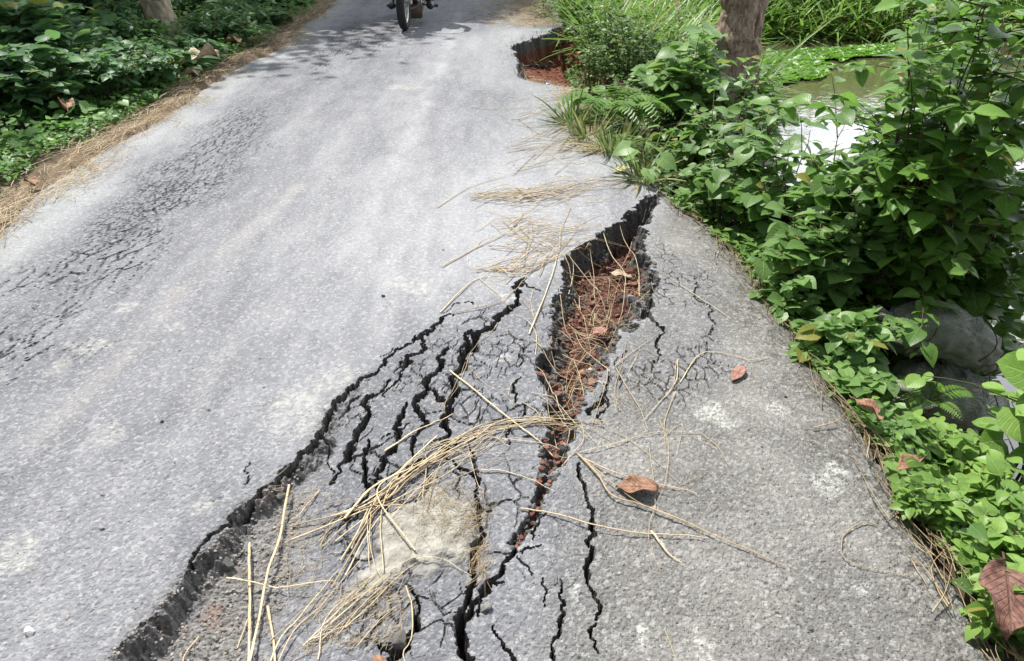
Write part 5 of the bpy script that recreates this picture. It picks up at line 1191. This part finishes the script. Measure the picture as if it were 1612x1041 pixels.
# ------------------------------------------------------------------ MOTORCYCLE AND RIDER, coming towards the camera
M_RUB = simple_mat('tyre_rubber', (.030,.030,.031), .8, .3, 0, .3, 60, .3); M_RIM = simple_mat('worn_alloy', (.50,.50,.48), .45, .5, .6, .2, 30)
M_STEEL = simple_mat('dull_steel', (.40,.39,.36), .4, .5, .8, .25, 30); M_ENG = simple_mat('dusty_engine', (.11,.095,.08), .7, .3, .2, .4, 25)
M_RUST = simple_mat('rusty_plate', (.125,.085,.058), .75, .25, 0, .4, 18); M_BLK = simple_mat('black_plastic', (.022,.022,.024), .5, .4, 0, .2, 30)
M_RED = simple_mat('dark_red_paint', (.16,.02,.02), .3, .5, 0, .15, 10); M_SEAT = simple_mat('black_seat', (.025,.024,.024), .65, .3); M_GLASS = simple_mat('lamp_glass', (.75,.76,.72), .12, .6)
mb = G(638, 47.5)
moto = empty('motorcycle', (mb[0], mb[1], HZ(*mb)), 'small motorcycle coming up the road at the top of the picture', 'motorcycle', None, R(-1.5))
def tubes(name, lst, mat, parent, sides=10):
    a = Acc()
    for P, r in lst:
        P = resample(np.array(P), 14) if len(P) > 2 else np.array([P[0], P[1]], dtype=float); V, F = tube(P, np.full(len(P), r) if np.isscalar(r) else np.linspace(r[0], r[1], len(P)), sides); a.add(V, F)
        for q, c in ((0, P[0]), (len(P)-1, P[-1])):
            pass
    return a.build(name, mat, parent)
def ring(R0, r, n=56, m=14, sx=1.0, knob=0.0):
    u = np.arange(n)/n*2*np.pi; v = np.arange(m)/m*2*np.pi; U, Vv = np.meshgrid(u, v, indexing='ij')
    rr = R0+r*np.cos(Vv)*(1+knob*np.sign(np.sin(U*40))*(np.cos(Vv) > .3)); x = r*sx*np.sin(Vv)
    P = np.stack([x, rr*np.cos(U), rr*np.sin(U)], -1).reshape(-1, 3); i = np.arange(n)[:, None]*m; i2 = ((np.arange(n)+1) % n)[:, None]*m; j = np.arange(m)[None]; jn = (j+1) % m
    return P, np.stack([i+j, i2+j, i2+jn, i+jn], -1).reshape(-1, 4)
def wheel(yc, parent):
    rt = bpy.data.objects.new('wheel', None); COL.objects.link(rt); rt.parent = parent; rt.location = (0, yc, .295)
    a = Acc(); a.add(*ring(.246, .050, sx=1.0, knob=.05)); a.build('tyre', M_RUB, rt)
    a = Acc(); a.add(*ring(.205, .016, sx=1.9)); a.build('rim', M_RIM, rt)
    L = [([(-.05, 0, 0), (.05, 0, 0)], .035), ([(-.075, 0, 0), (.075, 0, 0)], .010)]; tubes('hub', L, M_STEEL, rt)
    sp_ = [];
    for k in range(18):
        an = k*2*np.pi/18; sgn = 1 if k % 2 else -1; sp_.append(([(sgn*.035, .03*math.cos(an+.5*sgn), .03*math.sin(an+.5*sgn)), (0, .20*math.cos(an), .20*math.sin(an))], .0022))
    tubes('spokes', sp_, M_RIM, rt, 4)
wheel(0, moto); wheel(1.24, moto)
tubes('fork', [([(-.085, .0, .295), (-.085, .16, .70), (-.085, .20, .80)], .021), ([(.085, .0, .295), (.085, .16, .70), (.085, .20, .80)], .021)], M_STEEL, moto)
# front mudguard
s = np.linspace(-1.4, .35, 16); a = Acc(); n = 9; q = np.linspace(-1, 1, n)
P = np.stack([np.tile(q*.062, (16, 1)), -np.sin(s)[:, None]*(.325-.02*q**2), .295+np.cos(s)[:, None]*(.325-.025*q**2)], -1).reshape(-1, 3); i = np.arange(15)[:, None]*n+np.arange(n-1)[None]; a.add(P, np.stack([i, i+1, i+n+1, i+n], -1).reshape(-1, 4)); fm = a.build('front_mudguard', M_RED, moto); sm = fm.modifiers.new('t', 'SOLIDIFY'); sm.thickness = .004
def box_part(name, c, d, mat, parent, bev=.02, taper=1.0):
    bm = bmesh.new(); bmesh.ops.create_cube(bm, size=1)
    for v in bm.verts:
        k = taper if v.co.z < 0 else 1; v.co = Vector((v.co.x*d[0]*k, v.co.y*d[1], v.co.z*d[2]))
    bmesh.ops.bevel(bm, geom=bm.edges[:], offset=bev, segments=3, affect='EDGES')
    me = bpy.data.meshes.new(name); bm.to_mesh(me); bm.free(); o = link(name, me, mat, parent, c)
    for p in me.polygons: p.use_smooth = True
    return o
box_part('skid_plate', (.045, .50, .150), (.22, .09, .16), M_RUST, moto, .012, .92)
box_part('crankcase', (0, .66, .32), (.24, .30, .20), M_ENG, moto, .04)
box_part('cylinder_block', (0, .56, .47), (.17, .17, .18), M_ENG, moto, .02, 1.05)
tubes('crash_guard', [([(.0, .40, .62), (.10, .38, .60), (.17, .37, .46), (.15, .38, .27), (.06, .40, .20), (-.06, .40, .20), (-.15, .38, .27), (-.17, .37, .46), (-.10, .38, .60), (0, .40, .62)], .011)], M_STEEL, moto)
tubes('frame', [([(0, .22, .78), (0, .38, .62), (0, .46, .28), (0, .80, .26)], .020), ([(0, .24, .80), (0, .70, .72), (0, 1.25, .70)], .020), ([(-.11, .85, .30), (-.10, 1.24, .295)], .018), ([(.11, .85, .30), (.10, 1.24, .295)], .018)], M_BLK, moto)
tubes('exhaust', [([(.05, .48, .42), (.10, .42, .30), (.15, .60, .24), (.17, .95, .27)], .018), ([(.17, .95, .27), (.19, 1.55, .36)], (.040, .045))], M_STEEL, moto)
for sg in (-1, 1): tubes('foot_peg', [([(sg*.12, .70, .21), (sg*.20, .70, .195)], .010), ([(sg*.20, .70, .195), (sg*.33, .70, .190)], .019)], M_ENG, moto)
tubes('shock_absorber', [([(-.12, 1.15, .36), (-.12, 1.02, .68)], .026), ([(.12, 1.15, .36), (.12, 1.02, .68)], .026)], M_STEEL, moto)
box_part('fuel_tank', (0, .48, .84), (.26, .46, .22), M_RED, moto, .08, .8)
box_part('seat', (0, .98, .80), (.25, .64, .10), M_SEAT, moto, .04)
tubes('handlebar', [([(-.36, .30, 1.02), (-.22, .22, 1.03), (-.08, .20, .95), (.08, .20, .95), (.22, .22, 1.03), (.36, .30, 1.02)], .012)], M_STEEL, moto)
hl = box_part('headlight', (0, .08, .86), (.17, .14, .17), M_BLK, moto, .06); box_part('lamp_lens', (0, -.068, 0), (.14, .016, .14), M_GLASS, hl, .006)
tubes('mirror', [([(-.24, .22, 1.03), (-.30, .20, 1.20)], .006), ([(.24, .22, 1.03), (.30, .20, 1.20)], .006)], M_BLK, moto)
s = np.linspace(-1.9, .55, 16); P = np.stack([np.tile(q*.075, (16, 1)), 1.24-np.sin(s)[:, None]*(.335-.02*q**2), .295+np.cos(s)[:, None]*(.335-.025*q**2)], -1).reshape(-1, 3); a = Acc(); a.add(P, np.stack([i, i+1, i+n+1, i+n], -1).reshape(-1, 4)); fm = a.build('rear_mudguard', M_BLK, moto); sm = fm.modifiers.new('t', 'SOLIDIFY'); sm.thickness = .004
# rider, one continuous skinned body
J = [(0,.98,.90),(0,.95,1.10),(0,.90,1.34),(0,.88,1.44),(0,.86,1.52),(0,.855,1.64), (-.11,.95,.88),(-.24,.56,.72),(-.22,.74,.27), (.11,.95,.88),(.24,.56,.72),(.22,.74,.27), (-.19,.90,1.37),(-.32,.66,1.20),(-.36,.36,1.06), (.19,.90,1.37),(.32,.66,1.20),(.36,.36,1.06)]
E = [(0,1),(1,2),(2,3),(3,4),(4,5),(0,6),(6,7),(7,8),(0,9),(9,10),(10,11),(2,12),(12,13),(13,14),(2,15),(15,16),(16,17)]
RD = [.15,.14,.15,.06,.085,.095,.10,.075,.045,.10,.075,.045,.065,.045,.032,.065,.045,.032]
me = bpy.data.meshes.new('rider'); me.from_pydata(J, E, []); rider = bpy.data.objects.new('person', me); COL.objects.link(rider)
rider.location = moto.location; rider.rotation_euler = moto.rotation_euler
rider.modifiers.new('skin', 'SKIN'); sv = me.skin_vertices[0].data
for k, r in enumerate(RD): sv[k].radius = (r, r)
sv[0].use_root = True; rider.modifiers.new('sub', 'SUBSURF').levels = 2; rider.modifiers['sub'].render_levels = 2
me.materials.append(simple_mat('dark_trousers', (.035,.045,.075), .85, .2, 0, .3, 40))
tag(rider, 'person riding the motorcycle, only dark shoes and trouser ends in view', 'person')
for sg in (-1, 1):
    a = Acc(); P = resample([(sg*.222, .80, .225), (sg*.225, .72, .222), (sg*.24, .62, .205), (sg*.255, .53, .185)], 14); V, F = tube(P, np.interp(np.linspace(0, 1, 14), [0, .12, .4, .8, .95, 1], [.01, .044, .048, .050, .035, .005]), 14); a.add((V-P.mean(0))*[1, 1, .8]+P.mean(0), F)
    V, F = tube(resample([(sg*.222, .77, .22), (sg*.222, .75, .30), (sg*.222, .735, .34)], 6), [.045,.046,.044,.044,.045,.046], 14); a.add(V, F)
    a.build('shoe', M_BLK, rider)
